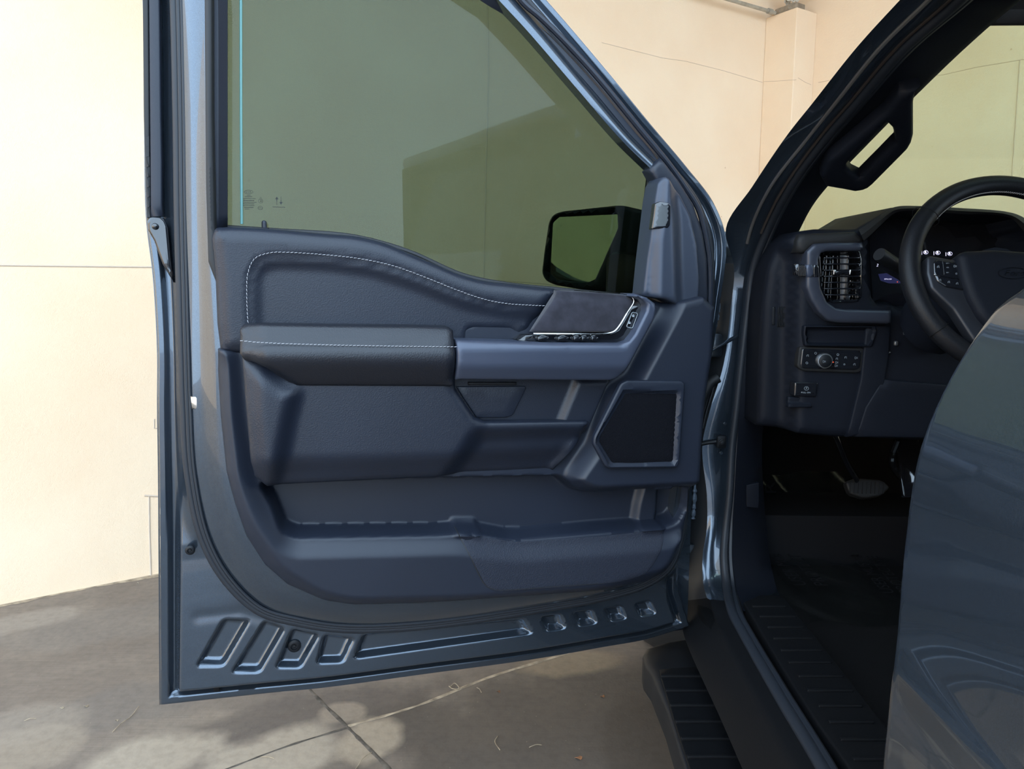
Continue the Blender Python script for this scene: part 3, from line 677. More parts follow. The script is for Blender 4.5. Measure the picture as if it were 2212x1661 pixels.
# recess face behind the pull, with the little pocket lid
mb = MB(); mb.relief(D, [(960,790),(1330,800),(1308,830),(1262,935),(1040,930),(1000,880)], .118, bump(D, [(1245,820),(1330,820),(1290,930),(1200,930)], .118, .010, .016), .002, .03, .005); mb.build('pull_recess', 'trim_leather', door)
mb = MB(); mb.relief(D, [(984,835),(1135,834),(1137,839),(1108,897),(1094,902),(1030,903)], .1225, None, .002, .01, .02, .004); mb.build('pocket_lid', 'trim_leather', door)
mb = MB(); mb.relief(D, [(1012,826),(1116,826),(1116,832),(1012,832)], .126, None, .001, .01, .02); mb.build('lid_hinge', 'dark_plastic', door)
# arm rest
AR = [(513,716),(519,705),(560,702),(700,704),(900,706),(975,708),(986,716),(986,836),(978,841),(640,840),(622,833),(572,797),(545,786),(524,782),(514,768)]
h = add(bump(D, [(500,690),(1010,690),(1010,738),(513,736)], .185, -.022, .05), bump(D, [(500,806),(990,812),(990,860),(500,860)], .185, -.028, .06), bump(D, [(490,690),(545,690),(552,800),(600,850),(490,850)], .185, -.018, .04),
        line(D, [(515,739),(560,741),(700,746),(850,750),(986,752)], .185, -.003, .003))
mb = MB(); mb.relief(D, AR, .185, h, .014, .09, .007); mb.build('arm_rest', 'arm_leather', door, sharp=70)
mb = MB()
fr2 = D
pts = [(522,736),(560,739.5),(640,743),(760,746),(880,748),(985,749)]
stitches(mb, D, pts, .1800, .0066, .0046, .0006); mb.build('armrest_stitching', 'thread', door)
# pull trim: satin metal L
HM = [(987,735),(1200,741),(1345,742),(1360,737),(1372,722),(1397,672),(1399,658),(1390,648),(1368,640),(1372,634),(1400,643),(1416,655),(1419,668),(1414,690),(1350,808),(1338,820),(1322,824),(987,822)]
h = add(bump(D, [(980,805),(1370,805),(1370,850),(980,850)], .178, -.012, .03), bump(D, [(980,720),(1350,725),(1350,748),(980,746)], .178, -.008, .018))
mb = MB(); mb.relief(D, HM, .178, h, .006, .07, .007); tag(mb.build('door_pull', 'satin_metal', door, sharp=60), 'satin grey metal door pull')
# switch shelf: dark panel inside the pull
SP_ = [(1120,735),(1135,724),(1152,722),(1322,720),(1336,712),(1372,650),(1395,655),(1397,670),(1372,722),(1358,740),(1200,742)]
mb = MB(); mb.relief(D, SP_, .150, None, .003, .05, .02); mb.build('switch_panel', 'gloss_black', door)
for cx in (1172, 1215, 1245, 1262, 1283):
    mb = MB(); c = D.p(cx, 731, .156); mb.rbox(c, (DU, Z, DW), (.011 if cx in (1172,1215) else .007, .004, .006), .002); mb.tube([c + DU*-.006 + Z*.004, c + Z*.0055, c + DU*.006 + Z*.004], .0009, 5)
    mb.build('window_switch', 'gloss_black', door)
mb = MB(); q = D.uv([(1366,676),(1376,678),(1365,707),(1355,705)], .154); mb.relief(D, [(1366,674),(1378,677),(1366,709),(1353,706)], .154, None, .001, .006, .02, .003); mb.build('lock_switch', 'gloss_black', door)
mb = MB(); lp = rnd(D.uv([(1366,674),(1378,677),(1366,709),(1353,706)], .155), .003, 4); mb.tube([D.wd(a, b, .155) for a, b in lp], .0006, 5, closed=True)
for cx, cy in ((1368,683),(1360,698)):
    mb.rbox(D.p(cx, cy, .156), (DU, Z, DW), (.0022, .0016, .0006), .0004); mb.tube([D.p(cx-2, cy-2, .156), D.p(cx, cy-4, .156), D.p(cx+2, cy-2, .156)], .0004, 5)
mb.build('lock_icon', 'icon', door)
# suede insert and its chrome edge
SU = [(1207,627),(1300,632),(1352,637),(1368,645),(1370,652),(1333,711),(1322,717),(1153,718),(1206,634)]
mb = MB(); mb.relief(D, SU, .152, add(bump(D, [(1195,615),(1380,628),(1378,650),(1195,642)], .152, -.008, .02), bump(D, [(1080,590),(1200,600),(1150,735),(1040,740)], .152, -.026, .05)), .004, .03, .008); tag(mb.build('suede_insert', 'suede', door), 'soft charcoal suede insert')
mb = MB(); pts = cr([(1152,721),(1240,721.5),(1310,720.5),(1326,716),(1336,706),(1355,675),(1369,651),(1366,643),(1352,636),(1300,632),(1240,627)], 8)
mb.tube([D.p(a, b, .155 if i < 60 else .148) for i, (a, b) in enumerate(pts)], [.0022 if i < 40 else (.0013 if i < 55 else .0007) for i in range(len(pts))], 8)
mb.build('chrome_edge', 'chrome', door)
# speaker
SPK = [(1355,822),(1474,823),(1481,830),(1468,1004),(1461,1011),(1318,1013),(1308,1008),(1282,960),(1283,945),(1342,828)]
mb = MB(); mb.relief(D, SPK, .160, bump(D, [(1349,846),(1467,848),(1458,1001),(1321,1004),(1291,955),(1291,946)], .160, -.009, .008, .004), .004, .012, .006, .006); mb.build('speaker_surround', 'trim_plastic', door)
gp2 = [(1352,850),(1464,851),(1456,998),(1324,1001),(1295,954),(1296,944)]
mb = MB(); mb.relief(D, gp2, .1535, None, .001, .004, .02, .005)
tag(mb.build('speaker_grille', 'mesh_cloth', door), 'perforated black speaker grille')
mb = MB(); loop = rnd(D.uv(gp2, .154), .005, 4); LR = closed_res(loop, .0035)
for q in LR: mb.ball(D.wd(q[0], q[1], .1543), (.0006, .0006, .0005), (DU, Z, DW), 6, 4)
mb.build('grille_perforation', 'dark_plastic', door)
# mirror sail cover with tweeter
SA = [(1427,384),(1434,383),(1445,392),(1470,420),(1493,465),(1508,530),(1513,600),(1510,669),(1468,668),(1450,655),(1430,646),(1395,641),(1388,638),(1396,560),(1412,430),(1418,398)]
h = add(bump(D, [(1430,380),(1444,384),(1456,480),(1462,700),(1405,660),(1408,520),(1420,430)], .115, .020, .035), bump(D, [(1380,660),(1395,500),(1416,380),(1422,392),(1400,560),(1394,660)], .115, .004, .006))
sailh = h
mb = MB(); mb.relief(D, SA, .115, h, .006, .05, .006); mb.build('mirror_sail_cover', 'satin_sail', door, sharp=60)
SF = [(1405,365),(1430,340),(1470,392),(1500,440),(1520,500),(1530,560),(1532,640),(1526,700),(1498,672),(1500,600),(1495,530),(1480,470),(1455,425),(1436,395),(1426,405),(1416,385)]
mb = MB(); mb.relief(D, SF, .095, None, .008, .04, .01); mb.build('sail_surround', 'trim_plastic', door)
mb = MB(); mb.relief(D, [(1424,435),(1440,439),(1445,446),(1443,487),(1438,494),(1407,495),(1411,466),(1414,440)], .127, lambda Q: .011 * np.clip((Q[:, 0] - D.at(1407, 470, .13)[0]) / (D.at(1445, 470, .13)[0] - D.at(1407, 470, .13)[0]), 0, 1), .003, .012, .005, .003); tag(mb.build('tweeter_cover', 'gloss_black', door), 'glossy black tweeter cover')
# outside mirror, seen through the glass
mw = -.16
MH = [(1168,590),(1174,540),(1183,480),(1192,463),(1210,456),(1330,443),(1345,443),(1385,452),(1420,470),(1420,640),(1380,645),(1250,625),(1195,615),(1176,606)]
mu, mv = D.at(1260, 540, -.2)
ma = math.radians(33); MU = (DU * math.cos(ma) + DW * math.sin(ma)).normalized(); MN = (DW * math.cos(ma) - DU * math.sin(ma)).normalized()
Mf = Frame(D.wd(mu, mv, -.2), MU, Z, MN)
mb = MB(); mb.relief(Mf, MH, 0, None, .012, .085, .02, .01, holes=[[(1186,590),(1192,480),(1206,468),(1332,462),(1333,492),(1284,603),(1266,611),(1200,604)]])
q = rnd(Mf.uv(MH, 0), .01); base = [mb.vt(Mf.wd(a, b, -.085)) for a, b in q]
back = [mb.vt(Mf.wd(mu_ * .8 + .02, mv_ * .8, -.14)) for mu_, mv_ in q]
for i in range(len(base)): mb.fc((base[i], base[(i+1) % len(base)], back[(i+1) % len(back)], back[i]))
mb.cap(back)
mb.build('mirror_housing', 'dark_plastic', door)
mb = MB(); mb.relief(Mf, [(1180,598),(1188,476),(1204,464),(1336,458),(1337,492),(1288,608),(1266,616),(1196,609)], -.012, None, .001, .004, .05); tag(mb.build('mirror_glass', 'mirror_silver', door, smooth=False), 'silver mirror glass reflecting the cream wall')
mb = MB(); text(mb, Mf, 'o', 1203, 493, 4, -.0118); text(mb, Mf, '.', 1208, 491, 3, -.0118); text(mb, Mf, '0', 1212, 488, 5, -.0118); mb.build('mirror_mark', 'glass_mark', door)
mb = MB(); c0 = D.p(1330, 600, -.11); c1 = D.p(1430, 610, -.01)
mb.rbox((c0 + c1) / 2, ((c1-c0), Z, (c1-c0).cross(Z)), ((c1-c0).length*.6, .06, .035), .02); mb.build('mirror_arm', 'dark_plastic', door)
# belt moulding along the bottom of the glass
mb = MB(); mb.tube([D.p(a, b+4, .030) for a, b in cr([(488,489),(600,496),(760,508),(880,540),(1000,592),(1100,612),(1200,622),(1385,640)], 6)], .006, 8); mb.build('belt_seal', 'rubber_black', door)

# ---- body side: loft from the outside of the pillar, over the jamb, to the inner trim
def S(z): return lambda px, py: PZ(px, py, z)
def lane(rows, n=8): return [Vector(p) for p in cr([r if isinstance(r, Vector) else (P(*r)) for r in rows], n)]
dps = [.98, 1.06, 1.17, 1.32, 1.42, 1.55, 1.65, 1.70, 1.71, 1.71, 1.71, 1.71, 1.70, 1.69, 1.66, 1.61]
ys = [-70, 0, 102, 223, 295, 403, 494, 580, 661, 787, 885, 965, 1070, 1140, 1200, 1265]
def body_lane(xs, sill, dz=0.0, dd=0.0, sz=.60):
    pts = [P(x, y, d + dd) for x, y, d in zip(xs, ys, dps)]
    for q in sill: pts.append(PZ(q[0], q[1], sz + dz))
    return lane(pts)
back = body_lane([2040, 1975, 1885, 1790, 1735, 1662, 1600, 1500, 1480, 1470, 1455, 1450, 1450, 1450, 1450, 1460], [(1470, 1330), (1480, 1380), (1560, 1560), (1620, 1700), (1700, 1900)], -.09, .09)
C0 = body_lane([2010, 1944, 1851, 1755, 1698, 1625, 1568, 1586, 1579, 1563, 1534, 1517, 1527, 1527, 1518, 1520], [(1536, 1316), (1556, 1370), (1620, 1500), (1702, 1661), (1825, 1900)], -.012, .004)
C1 = body_lane([2066, 2001, 1898, 1801, 1744, 1661, 1618, 1596, 1584, 1569, 1544, 1528, 1535, 1533, 1524, 1527], [(1542, 1322), (1563, 1370), (1632, 1500), (1720, 1661), (1848, 1900)], 0, .002)
C2 = body_lane([2075, 2010, 1906, 1808, 1751, 1668, 1626, 1610, 1600, 1586, 1572, 1560, 1552, 1541, 1532, 1536], [(1552, 1322), (1574, 1370), (1642, 1500), (1732, 1661), (1862, 1900)], .004, -.002)
C3 = body_lane([2115, 2047, 1934, 1831, 1769, 1692, 1645, 1613, 1603, 1589, 1578, 1567, 1561, 1552, 1545, 1550], [(1566, 1325), (1590, 1370), (1660, 1500), (1752, 1661), (1884, 1900)], .008, .002)
C4 = body_lane([2160, 2085, 1965, 1858, 1795, 1715, 1668, 1636, 1625, 1610, 1600, 1592, 1586, 1580, 1578, 1584], [(1598, 1325), (1622, 1370), (1700, 1500), (1800, 1661), (1930, 1900)], .016, .02)
mb = MB(); q_ = 15 * 8 + 5; mb.grid([l[:q_] for l in (C0, C1, C2, C3, C4)]); mb.grid([l[:56] for l in (back, C0)])
body = mb.build('cab_body', 'paint', truck, sharp=60); tag(body, 'painted blue grey door opening frame and pillar')
mb = MB(); mb.grid([l[q_-1:] for l in (back, C0, C1, C2, C3, C4)]); mb.build('sill_molding', 'tread', truck, sharp=60)
mb = MB(); mb.grid([l[55:q_] for l in (back, C0)]); mb.build('hinge_recess_shade', 'rubber_black', truck)  # body surface coloured black to stand in for shade behind the fender
# door opening seal
mb = MB(); mb.tube([(a * .45 + b * .55) for a, b in zip(C3, C4)], .011, 10, flat=1.0); mb.tube([(a * .05 + b * .95) - TD * .006 for a, b in zip(C3, C4)], .008, 8)
mb.build('opening_seal', 'rubber', truck)
mb = MB(); mb.tube([(a * .5 + b * .5) - TD * .002 for a, b in zip(C1, C2)][:52], .0036, 8); mb.build('pillar_bead', 'bead_reflection', truck)
mb = MB(); mb.tube([(a * .9 + b * .1) - TD * .003 for a, b in zip(C3, C4)][:50], .0026, 6); mb.build('pillar_bead', 'bead_brown', truck)
# inner pillar lining
C5 = lane([P(x, y, d + .03) for x, y, d in [(2300, -90, .99), (2205, 0, 1.05), (2149, 47, 1.12), (2068, 120, 1.22), (1977, 208, 1.33), (1880, 306, 1.47), (1785, 406, 1.60), (1752, 450, 1.66), (1726, 500, 1.70), (1700, 560, 1.71)]])
C4b = lane([P(x, y, d + .02) for x, y, d in [(2150, -70, .98), (2078, 0, 1.06), (2030, 44, 1.11), (1958, 105, 1.17), (1880, 200, 1.29), (1790, 297, 1.42), (1718, 400, 1.55), (1690, 450, 1.60), (1660, 500, 1.65), (1634, 580, 1.70)]])
mid_ = [(a * .5 + b * .5) - TD * .012 - TR * .006 for a, b in zip(C4b, C5)]
C5o = [b + TD * .05 + TR * .01 for b in C5]
mb = MB(); mb.grid([C4b, [(a*.8 + b*.2) - TD*.008 for a, b in zip(C4b, C5)], mid_, [(a*.12 + b*.88) - TD*.004 for a, b in zip(C4b, C5)], C5, C5o]); mb.build('pillar_trim', 'dash_plastic', truck, sharp=60)
# grab handle on the pillar
h0 = P(1785, 400, 1.53); h1 = P(1975, 225, 1.30); hv_ = (h1 - h0).normalized(); hw = -(TR - hv_ * TR.dot(hv_)).normalized().cross(hv_)
if hw.dot(CAM - h0) < 0: hw = -hw
GF = Frame((h0 + h1) / 2, (TR - hv_ * TR.dot(hv_)), hv_, hw)
mb = MB(); mb.relief(GF, [(1990,196),(1978,208),(1974,228),(1974,297),(1970,312),(1962,326),(1888,400),(1877,409),(1865,414),(1846,417),(1820,412),(1785,406),(1772,385),(1790,350),(1830,318),(1914,248),(1945,205)], .0, None, .010, .028, .010, 0,
  holes=[[(1916,269),(1929,281),(1935,300),(1935,313),(1900,348),(1859,388),(1842,380),(1831,365),(1830,357),(1872,312)]]); mb.build('grab_handle', 'dash_plastic', truck, sharp=70)
# kick panel and inner sill
k0 = lane([P(1632, 580, 1.70), P(1624, 661, 1.71), P(1608, 787, 1.71), P(1598, 885, 1.71), P(1592, 965, 1.71), P(1586, 1070, 1.70), P(1582, 1140, 1.69), P(1582, 1200, 1.66), P(1590, 1265, 1.61), P(1606, 1320, 1.5)])
k1 = lane([P(1690, 580, 1.72), P(1668, 661, 1.72), P(1660, 787, 1.72), P(1652, 885, 1.73), P(1646, 965, 1.75), P(1650, 1070, 1.78), P(1656, 1140, 1.78), P(1662, 1200, 1.75), P(1676, 1265, 1.68), P(1690, 1300, 1.6)])
k2 = [p + TD * .30 + TR * .05 for p in k1]
mb = MB(); mb.grid([k0, [(a*.5+b*.5) - TD*.01 for a, b in zip(k0, k1)], k1, k2]); mb.build('kick_panel', 'dash_plastic', truck)
mb = MB(); f_ = Frame(P(1630, 1050, 1.73), TR, Z, -TD); mb.relief(f_, [(1612,1048),(1640,1042),(1640,1098),(1612,1096)], .012, None, .002, .01, .02, .004); mb.build('hood_latch_lever', 'dash_plastic', truck)
SF_ = Frame((0, 0, .625), TR, TD, Z)
sl = [(1606,1300),(1640,1284),(1690,1284),(1760,1372),(1830,1460),(1900,1550),(2060,1760),(2160,1900),(2000,1900),(1815,1630),(1763,1558),(1689,1441)]
mb = MB(); mb.relief(SF_, sl, 0, None, .004, .09, .03)
mb.build('sill_plate', 'tread', truck)
for k, (yy, xa, xb) in enumerate([(1310,1625,1697),(1332,1640,1718),(1355,1657,1737),(1379,1670,1755),(1405,1686,1775),(1431,1703,1795),(1461,1724,1820),(1492,1743,1842),(1525,1767,1862),(1560,1790,1887),(1598,1815,1912),(1640,1842,1940)]):
    mb = MB(); a = SF_.p(xa, yy, .001); b = SF_.p(xb, yy, .001); mb.rbox((a+b)/2, (b-a, Z.cross(b-a), Z), ((b-a).length/2, .0035, .003), .0015); mb.build('sill_rib', 'tread', truck)
# ---- hinge side, seen through the gap
HF = Frame(P(1500, 900, 1.76), TR, Z, -TD)
for yy, xx, hh in ((744, 1541, 26), (1185, 1486, 20)):
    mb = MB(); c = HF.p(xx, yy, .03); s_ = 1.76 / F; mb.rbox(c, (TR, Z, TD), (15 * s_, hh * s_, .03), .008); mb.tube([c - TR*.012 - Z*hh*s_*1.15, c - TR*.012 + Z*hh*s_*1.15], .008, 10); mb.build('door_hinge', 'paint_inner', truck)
mb = MB(); pt = cr([HF.p(a, b, .05) for a, b in [(1552,816),(1536,826),(1522,850),(1510,885),(1500,912)]], 6); mb.tube(pt, .012, 10)
pt = cr([HF.p(a, b, .05) for a, b in [(1500,912),(1497,940),(1497,975),(1492,1010)]], 14); mb.tube(pt, [(.012 if i % 3 else .0155) for i in range(len(pt))], 12)
for dx in (0, 6, 12): mb.tube([HF.p(a + dx, b, .04) for a, b in [(1540,820),(1532,850),(1520,890),(1512,925)]], .0025, 6)
mb.build('wiring_boot', 'rubber_black', truck)
mb = MB(); mb.tube([HF.p(1500, 962, .05), HF.p(1530, 956, .055), HF.p(1556, 953, .06)], .005, 8); c = HF.p(1558, 954, .065); mb.rbox(c, (TR, Z, TD), (.011, .015, .006), .003); mb.lathe(c - TD*.006, -TD, [(.0085,0),(.0085,.003),(.006,.004),(.006,.008),(.003,.009)], 6)
mb.build('door_check_strap', 'dark_plastic', truck)
for a, b in ((1566, 915), (1558, 978)):
    mb = MB(); mb.lathe(P(a, b, 1.70), -TD, [(.004,0),(.004,.001),(.003,.002),(.001,.002)], 14); mb.build('jamb_plug', 'paint', truck)
mb = MB(); rr = random.Random(5)
for path in ([(1552,655),(1548,690),(1541,720)], [(1528,765),(1524,800),(1522,840)], [(1512,905),(1510,940)], [(1506,990),(1502,1030),(1500,1080),(1497,1120)], [(1492,1210),(1488,1250),(1490,1290)]):
    mb = MB(); pt = cr([HF.p(a, b, .035) for a, b in path], 10); mb.tube(pt, [.005 * rr.uniform(.5, 1.3) for _ in pt], 7)
    mb.build('seam_sealer', 'sealer', truck)
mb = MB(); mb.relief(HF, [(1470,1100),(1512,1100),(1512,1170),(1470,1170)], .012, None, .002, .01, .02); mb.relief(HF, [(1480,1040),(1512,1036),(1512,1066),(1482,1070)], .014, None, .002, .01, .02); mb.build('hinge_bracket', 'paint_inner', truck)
mb = MB(); mb.relief(HF, [(1462,1195),(1500,1195),(1502,1240),(1510,1290),(1545,1330),(1470,1330)], .02, None, .003, .01, .02); mb.build('fender_bracket', 'paint', truck)
# inner wheel-house wall behind the gap
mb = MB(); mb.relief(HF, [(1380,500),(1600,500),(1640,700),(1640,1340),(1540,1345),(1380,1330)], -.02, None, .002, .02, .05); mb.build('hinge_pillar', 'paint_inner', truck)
for pz in (.45,):
    pass
# fender and hood: extruded forward from the cowl
def W(lat, fwd, z): return TR * lat + TD * fwd + Z * z
prof = [(.44, .52), (.36, .62), (.33, .75), (.32, .90), (.335, 1.05), (.39, 1.15), (.48, 1.20)]
rows = []
for i in range(28):
    f = 1.70 + 1.89 * i / 27; nose = max(0, (f - 3.1)) ** 2 * .5; row = []
    for lat, z in prof:
        arch = .48 - (f - 2.60) ** 2 / .48 if abs(f - 2.60) < .48 else -1
        zz = z
        if arch > 0 and z < .42 + .50: zc = .40 + math.sqrt(max(0, .48**2 - (f-2.60)**2)); zz = max(z, min(zc, 1.0))
        row.append(W(lat + nose, f, zz))
    rows.append(row)
mb = MB(); mb.grid(rows); mb.build('front_fender', 'paint', truck, sharp=50, solid=.004)
rows = []
for i in range(14):
    f = 1.98 + 1.62 * i / 13; drop = max(0, (f - 3.2)) ** 2 * .9; rows.append([W(.49 + (1.86 * j / 12) , f, 1.205 + .022 * math.sin(math.pi * j / 12) - drop) for j in range(13)])
mb = MB(); mb.grid(rows); mb.build('hood', 'paint', truck, solid=.004)
mb = MB(); c = W(.52, 2.60, .40); mb.lathe(c - TR*.13, TR, [(.20, .03), (.27, .0), (.375, .01), (.40, .05), (.40, .21), (.375, .25), (.27, .26), (.20, .24)], 48); mb.build('tire', 'tyre', truck)
mb = MB(); mb.box(W(1.4, 2.4, .62), (TR, TD, Z), (.80, .55, .10)); mb.build('front_chassis', 'void', truck)
mb = MB(); mb.box(W(1.42, .2, .50), (TR, TD, Z), (.80, 1.75, .08)); mb.build('chassis_floor', 'void', truck)
# ---- running board
RF = Frame((0, 0, .45), TR, TD, Z)
mb = MB(); mb.relief(RF, [(1388,1412),(1396,1398),(1440,1384),(1532,1370),(1560,1420),(1640,1560),(1720,1720),(1900,2060),(1610,2060),(1487,1680),(1440,1528),(1408,1452),(1392,1430)], 0, None, .012, .07, .03)
rb = mb.build('running_board', 'dark_plastic', truck)
mb = MB(); mb.relief(RF, [(1424,1444),(1526,1438),(1545,1480),(1600,1600),(1640,1700),(1760,2000),(1590,2000),(1500,1690),(1460,1570),(1430,1470)], .006, None, .003, .006, .03); mb.build('tread_pad', 'tread', rb)
yl = [1461, 1492, 1524, 1559, 1596, 1635, 1680, 1730, 1790, 1860]
for yy in yl:
    xa = 1427 + (yy - 1461) * (1484 - 1427) / 174; xb = 1522 + (yy - 1461) * (1601 - 1522) / 174
    mb = MB(); a = RF.p(xa, yy, .008); b = RF.p(xb, yy, .008); mb.rbox((a+b)/2, (b-a, Z.cross(b-a), Z), ((b-a).length/2, .004, .004), .002); mb.build('tread_rib', 'tread', rb)
for yy in [1453, 1480, 1510, 1545, 1584, 1625, 1670]:
    xa = 1560 + (yy - 1453) * .50; mb = MB(); a = RF.p(xa, yy, .012); b = RF.p(xa + 20, yy, .012); mb.rbox((a+b)/2, (b-a, Z.cross(b-a), Z), ((b-a).length/2, .004, .003), .0015); mb.build('inner_tread_rib', 'tread', rb)
mb = MB(); p0 = W(.40, 1.78, .60); p1 = W(.40, -1.3, .60)
rows = []
for f in (1.66, .9, 0, -1.3): rows.append([W(.415, f, .590), W(.395, f, .57), W(.392, f, .53), W(.41, f, .46), W(.46, f, .42)])
mb.grid(rows); mb.build('rocker_panel', 'tread', truck, solid=.004)
for yy in (0.9, -.4):
    mb = MB(); mb.box(W(.45, yy, .41), (TR, TD, Z), (.10, .025, .02)); mb.build('board_bracket', 'void', truck)
# ---- closed rear door in the foreground
ed = .62
RP = [P(x, y, ed) for x, y in [(1898,1800),(1905,1661),(1917,1540),(1924,1470),(1930,1430),(1938,1350),(1946,1250),(1955,1160),(1966,1070),(1983,980),(2003,920),(2028,862),(2060,800),(2100,735),(2128,695),(2150,668),(2178,645),(2212,620)]]
lo = RP[0]; RP = [lo + Z * -.30 + TR*.03, lo + Z * -.15 + TR*.005] + RP + [RP[-1] + Z*.05 + TR*.035, RP[-1] + Z*.10 + TR*.06, RP[-1] + Z*.11 + TR*.075]
pr = cr(RP, 4)
def rel(p, f, inn=0.0, sh=0.0): return Vector(p) - TD * f + TR * inn
# swage line low on the door
def swage(p):
    z = p[2]; z0 = P(1925, 1455, ed).z
    return -.002 * math.exp(-((z - z0 - .010) / .010) ** 2) + .0015 * math.exp(-((z - z0 + .02) / .012) ** 2)
rows = [[rel(p, .004, .030) for p in pr], [rel(p, .0, .028) for p in pr], [rel(p, -.001, .006) for p in pr], [rel(p, -.0005, .0015) for p in pr], [rel(p, .002, 0) for p in pr], [rel(p, .008, swage(p) * .3) for p in pr], [rel(p, .014, swage(p)) for p in pr]]
for f in (.03, .06, .1, .2, .35, .5, .7, .95, 1.6, 2.4, 3.6): rows.append([rel(p, f, swage(p) - .012 * math.sin(min(1, f) * 1.5)) for p in pr])
mb = MB(); mb.grid(rows); rd = mb.build('rear_door', 'paint', truck, sharp=50); tag(rd, 'closed rear door skin in shade')
mb = MB(); mb.tube([rel(p, .003, .034) for p in pr], .007, 8); mb.build('rear_door_seal', 'rubber_black', rd)
mb = MB(); rows = [[rel(p, .01, .03) for p in pr], [rel(p, .012, .11) for p in pr], [rel(p, .9, .11) for p in pr]]; mb.grid(rows); mb.build('rear_door_lining', 'dash_plastic', rd)
# rear door window and frame, cab pillar, roof, off side, seats
zt = 1.80
top = P(2212, 620, ed)
bl = RP[-1]
mb = MB(); mb.grid([[bl + TR*.0 - TD*.03, bl + TR*.0 - TD*.9], [bl + Z*.34 + TR*.10 - TD*.06, bl + Z*.34 + TR*.10 - TD*.8]]); mb.build('rear_window', 'tinted_glass', rd, smooth=False, solid=.004)
mb = MB()
mb.box(bl + Z*.19 + TR*.07 - TD*.0, (TD, (TR + Z*.0), Z + TR*.28), (.035, .04, .25)); mb.build('center_pillar', 'dash_plastic', truck)
mb = MB(); mb.rbox(W(1.42, .28, 1.895), (TR, TD, Z), (.78, .95, .03), .02); mb.build('cab_roof', 'paint', truck)
mb = MB(); rl = [P(2070, -70, .98), P(2400, -420, .93)]
mb.tube(cr([P(2075, -75, .97), W(.66, .80, 1.86), W(.68, .3, 1.89), W(.70, -.6, 1.88)], 6), .045, 10); mb.build('roof_rail', 'paint', truck)
mb = MB(); hd = [P(2149, 40, 1.14), P(2212, 50, 1.14)]
hA = P(2110, 20, 1.16); hv = (P(2212, 55, 1.16) - P(2149, 47, 1.16)); 
rows = [[hA + TR * t * 1.5 + Z * (-.004 * t) for t in np.linspace(-.02, 1, 10)], [hA + Z*.10 - TD*.12 + TR * t * 1.5 for t in np.linspace(-.02, 1, 10)], [hA + Z*.20 - TD*.40 + TR * t * 1.5 for t in np.linspace(-.02, 1, 10)]]
rows = [[p + Z*-.022 for p in rows[0]]] + rows
mb.grid(rows); mb.build('headliner', 'dash_top', truck, solid=.01)
mb = MB(); mb.box(W(2.18, .4, 1.0), (TR, TD, Z), (.05, 1.35, .36)); mb.build('off_side_door', 'paint', truck)
mb = MB(); mb.box(W(1.42, -.62, 1.25), (TR, TD, Z), (.78, .04, .62)); mb.build('cab_back', 'dash_plastic', truck)
mb = MB(); g0, g1 = W(.60, 1.93, 1.20), W(2.15, 1.93, 1.20); t0, t1 = W(.62, 1.17, 1.80), W(2.05, 1.17, 1.80)
g0 = P(1640, 560, 1.92); t0 = P(2085, 0, 1.19)
mb.grid([[g0, g0 + TR*1.45], [g0*.5 + t0*.5 + TD*.02 + Z*.01, g0*.5 + t0*.5 + TD*.03 + Z*.02 + TR*1.40], [t0, t0 + TR*1.2]]); mb.build('windshield', 'windshield_glass', truck, smooth=False, solid=.004)
for lx in (.95, 1.75):
    mb = MB(); mb.rbox(W(lx, .55, .86), (TR, TD, Z), (.25, .25, .10), .05); mb.rbox(W(lx, .26, 1.25), (TR, TD + Z*-.2, Z + TD*-.2), (.24, .08, .36), .05); mb.rbox(W(lx, .18, 1.70), (TR, TD, Z), (.13, .05, .09), .04); s_ = mb.build('front_seat', 'seat_cloth', truck)
# ---- dashboard
V = Frame(P(1900, 600, 1.55), TR, Z, -TD)
DS = [(1728,499),(1764,494),(1854,493),(1881,478),(1933,447),(1990,445),(2188,460),(2212,468),(2240,500),(2600,505),(2900,515),(2900,900),(2500,950),(1995,953),(1800,946),(1652,931),(1656,800),(1664,660),(1676,580),(1700,522)]
h = add(bump(V, [(1776,551),(1853,547),(1854,643),(1788,645),(1779,620)], 0, -.05, .003), bump(V, [(1880,512),(1932,463),(1959,458),(2182,473),(2215,510),(2215,690),(1938,662),(1890,650),(1877,600)], 0, -.09, .006, .004), bump(V, [(1600,450),(1700,520),(1722,560),(1716,950),(1600,950)], 0, -.05, .02))
mb = MB(); mb.relief(V, DS, 0, h, .018, .30, .012); dash = mb.build('dashboard', 'dash_plastic', truck, sharp=60)
mb = MB(); ho = cr([(1866,520),(1880,508),(1903,486),(1932,461),(1960,455),(2070,462),(2182,471),(2212,500)], 5); ho2 = cr([(1855,496),(1881,479),(1905,462),(1933,447),(1990,445),(2070,449),(2188,460),(2230,480)], 5)
rws = [[V.p(a, b, -.02) for a, b in ho], [V.p(a, b, .035) for a, b in ho], [V.p(a*.5+c*.5, b*.5+d*.5, .042) for (a, b), (c, d) in zip(ho, ho2)], [V.p(a, b, .030) for a, b in ho2], [V.p(a, b, -.20) for a, b in ho2]]
mb.grid(rws); mb.build('cluster_hood', 'dash_top', dash)
mb = MB(); mb.relief(V, [(1878,512),(1932,461),(1959,458),(2182,473),(2220,510),(2215,700),(1938,672),(1885,650)], -.085, None, 0, .01, .05); mb.build('cluster_screen', 'gloss_black', dash)
mb = MB(); V2 = V; cw = -.0845
text(mb, V, '2', 1895, 573, 6, cw, shear=.2); mb.build('gauge_numeral', 'dial_white', dash, smooth=False); mb = MB()
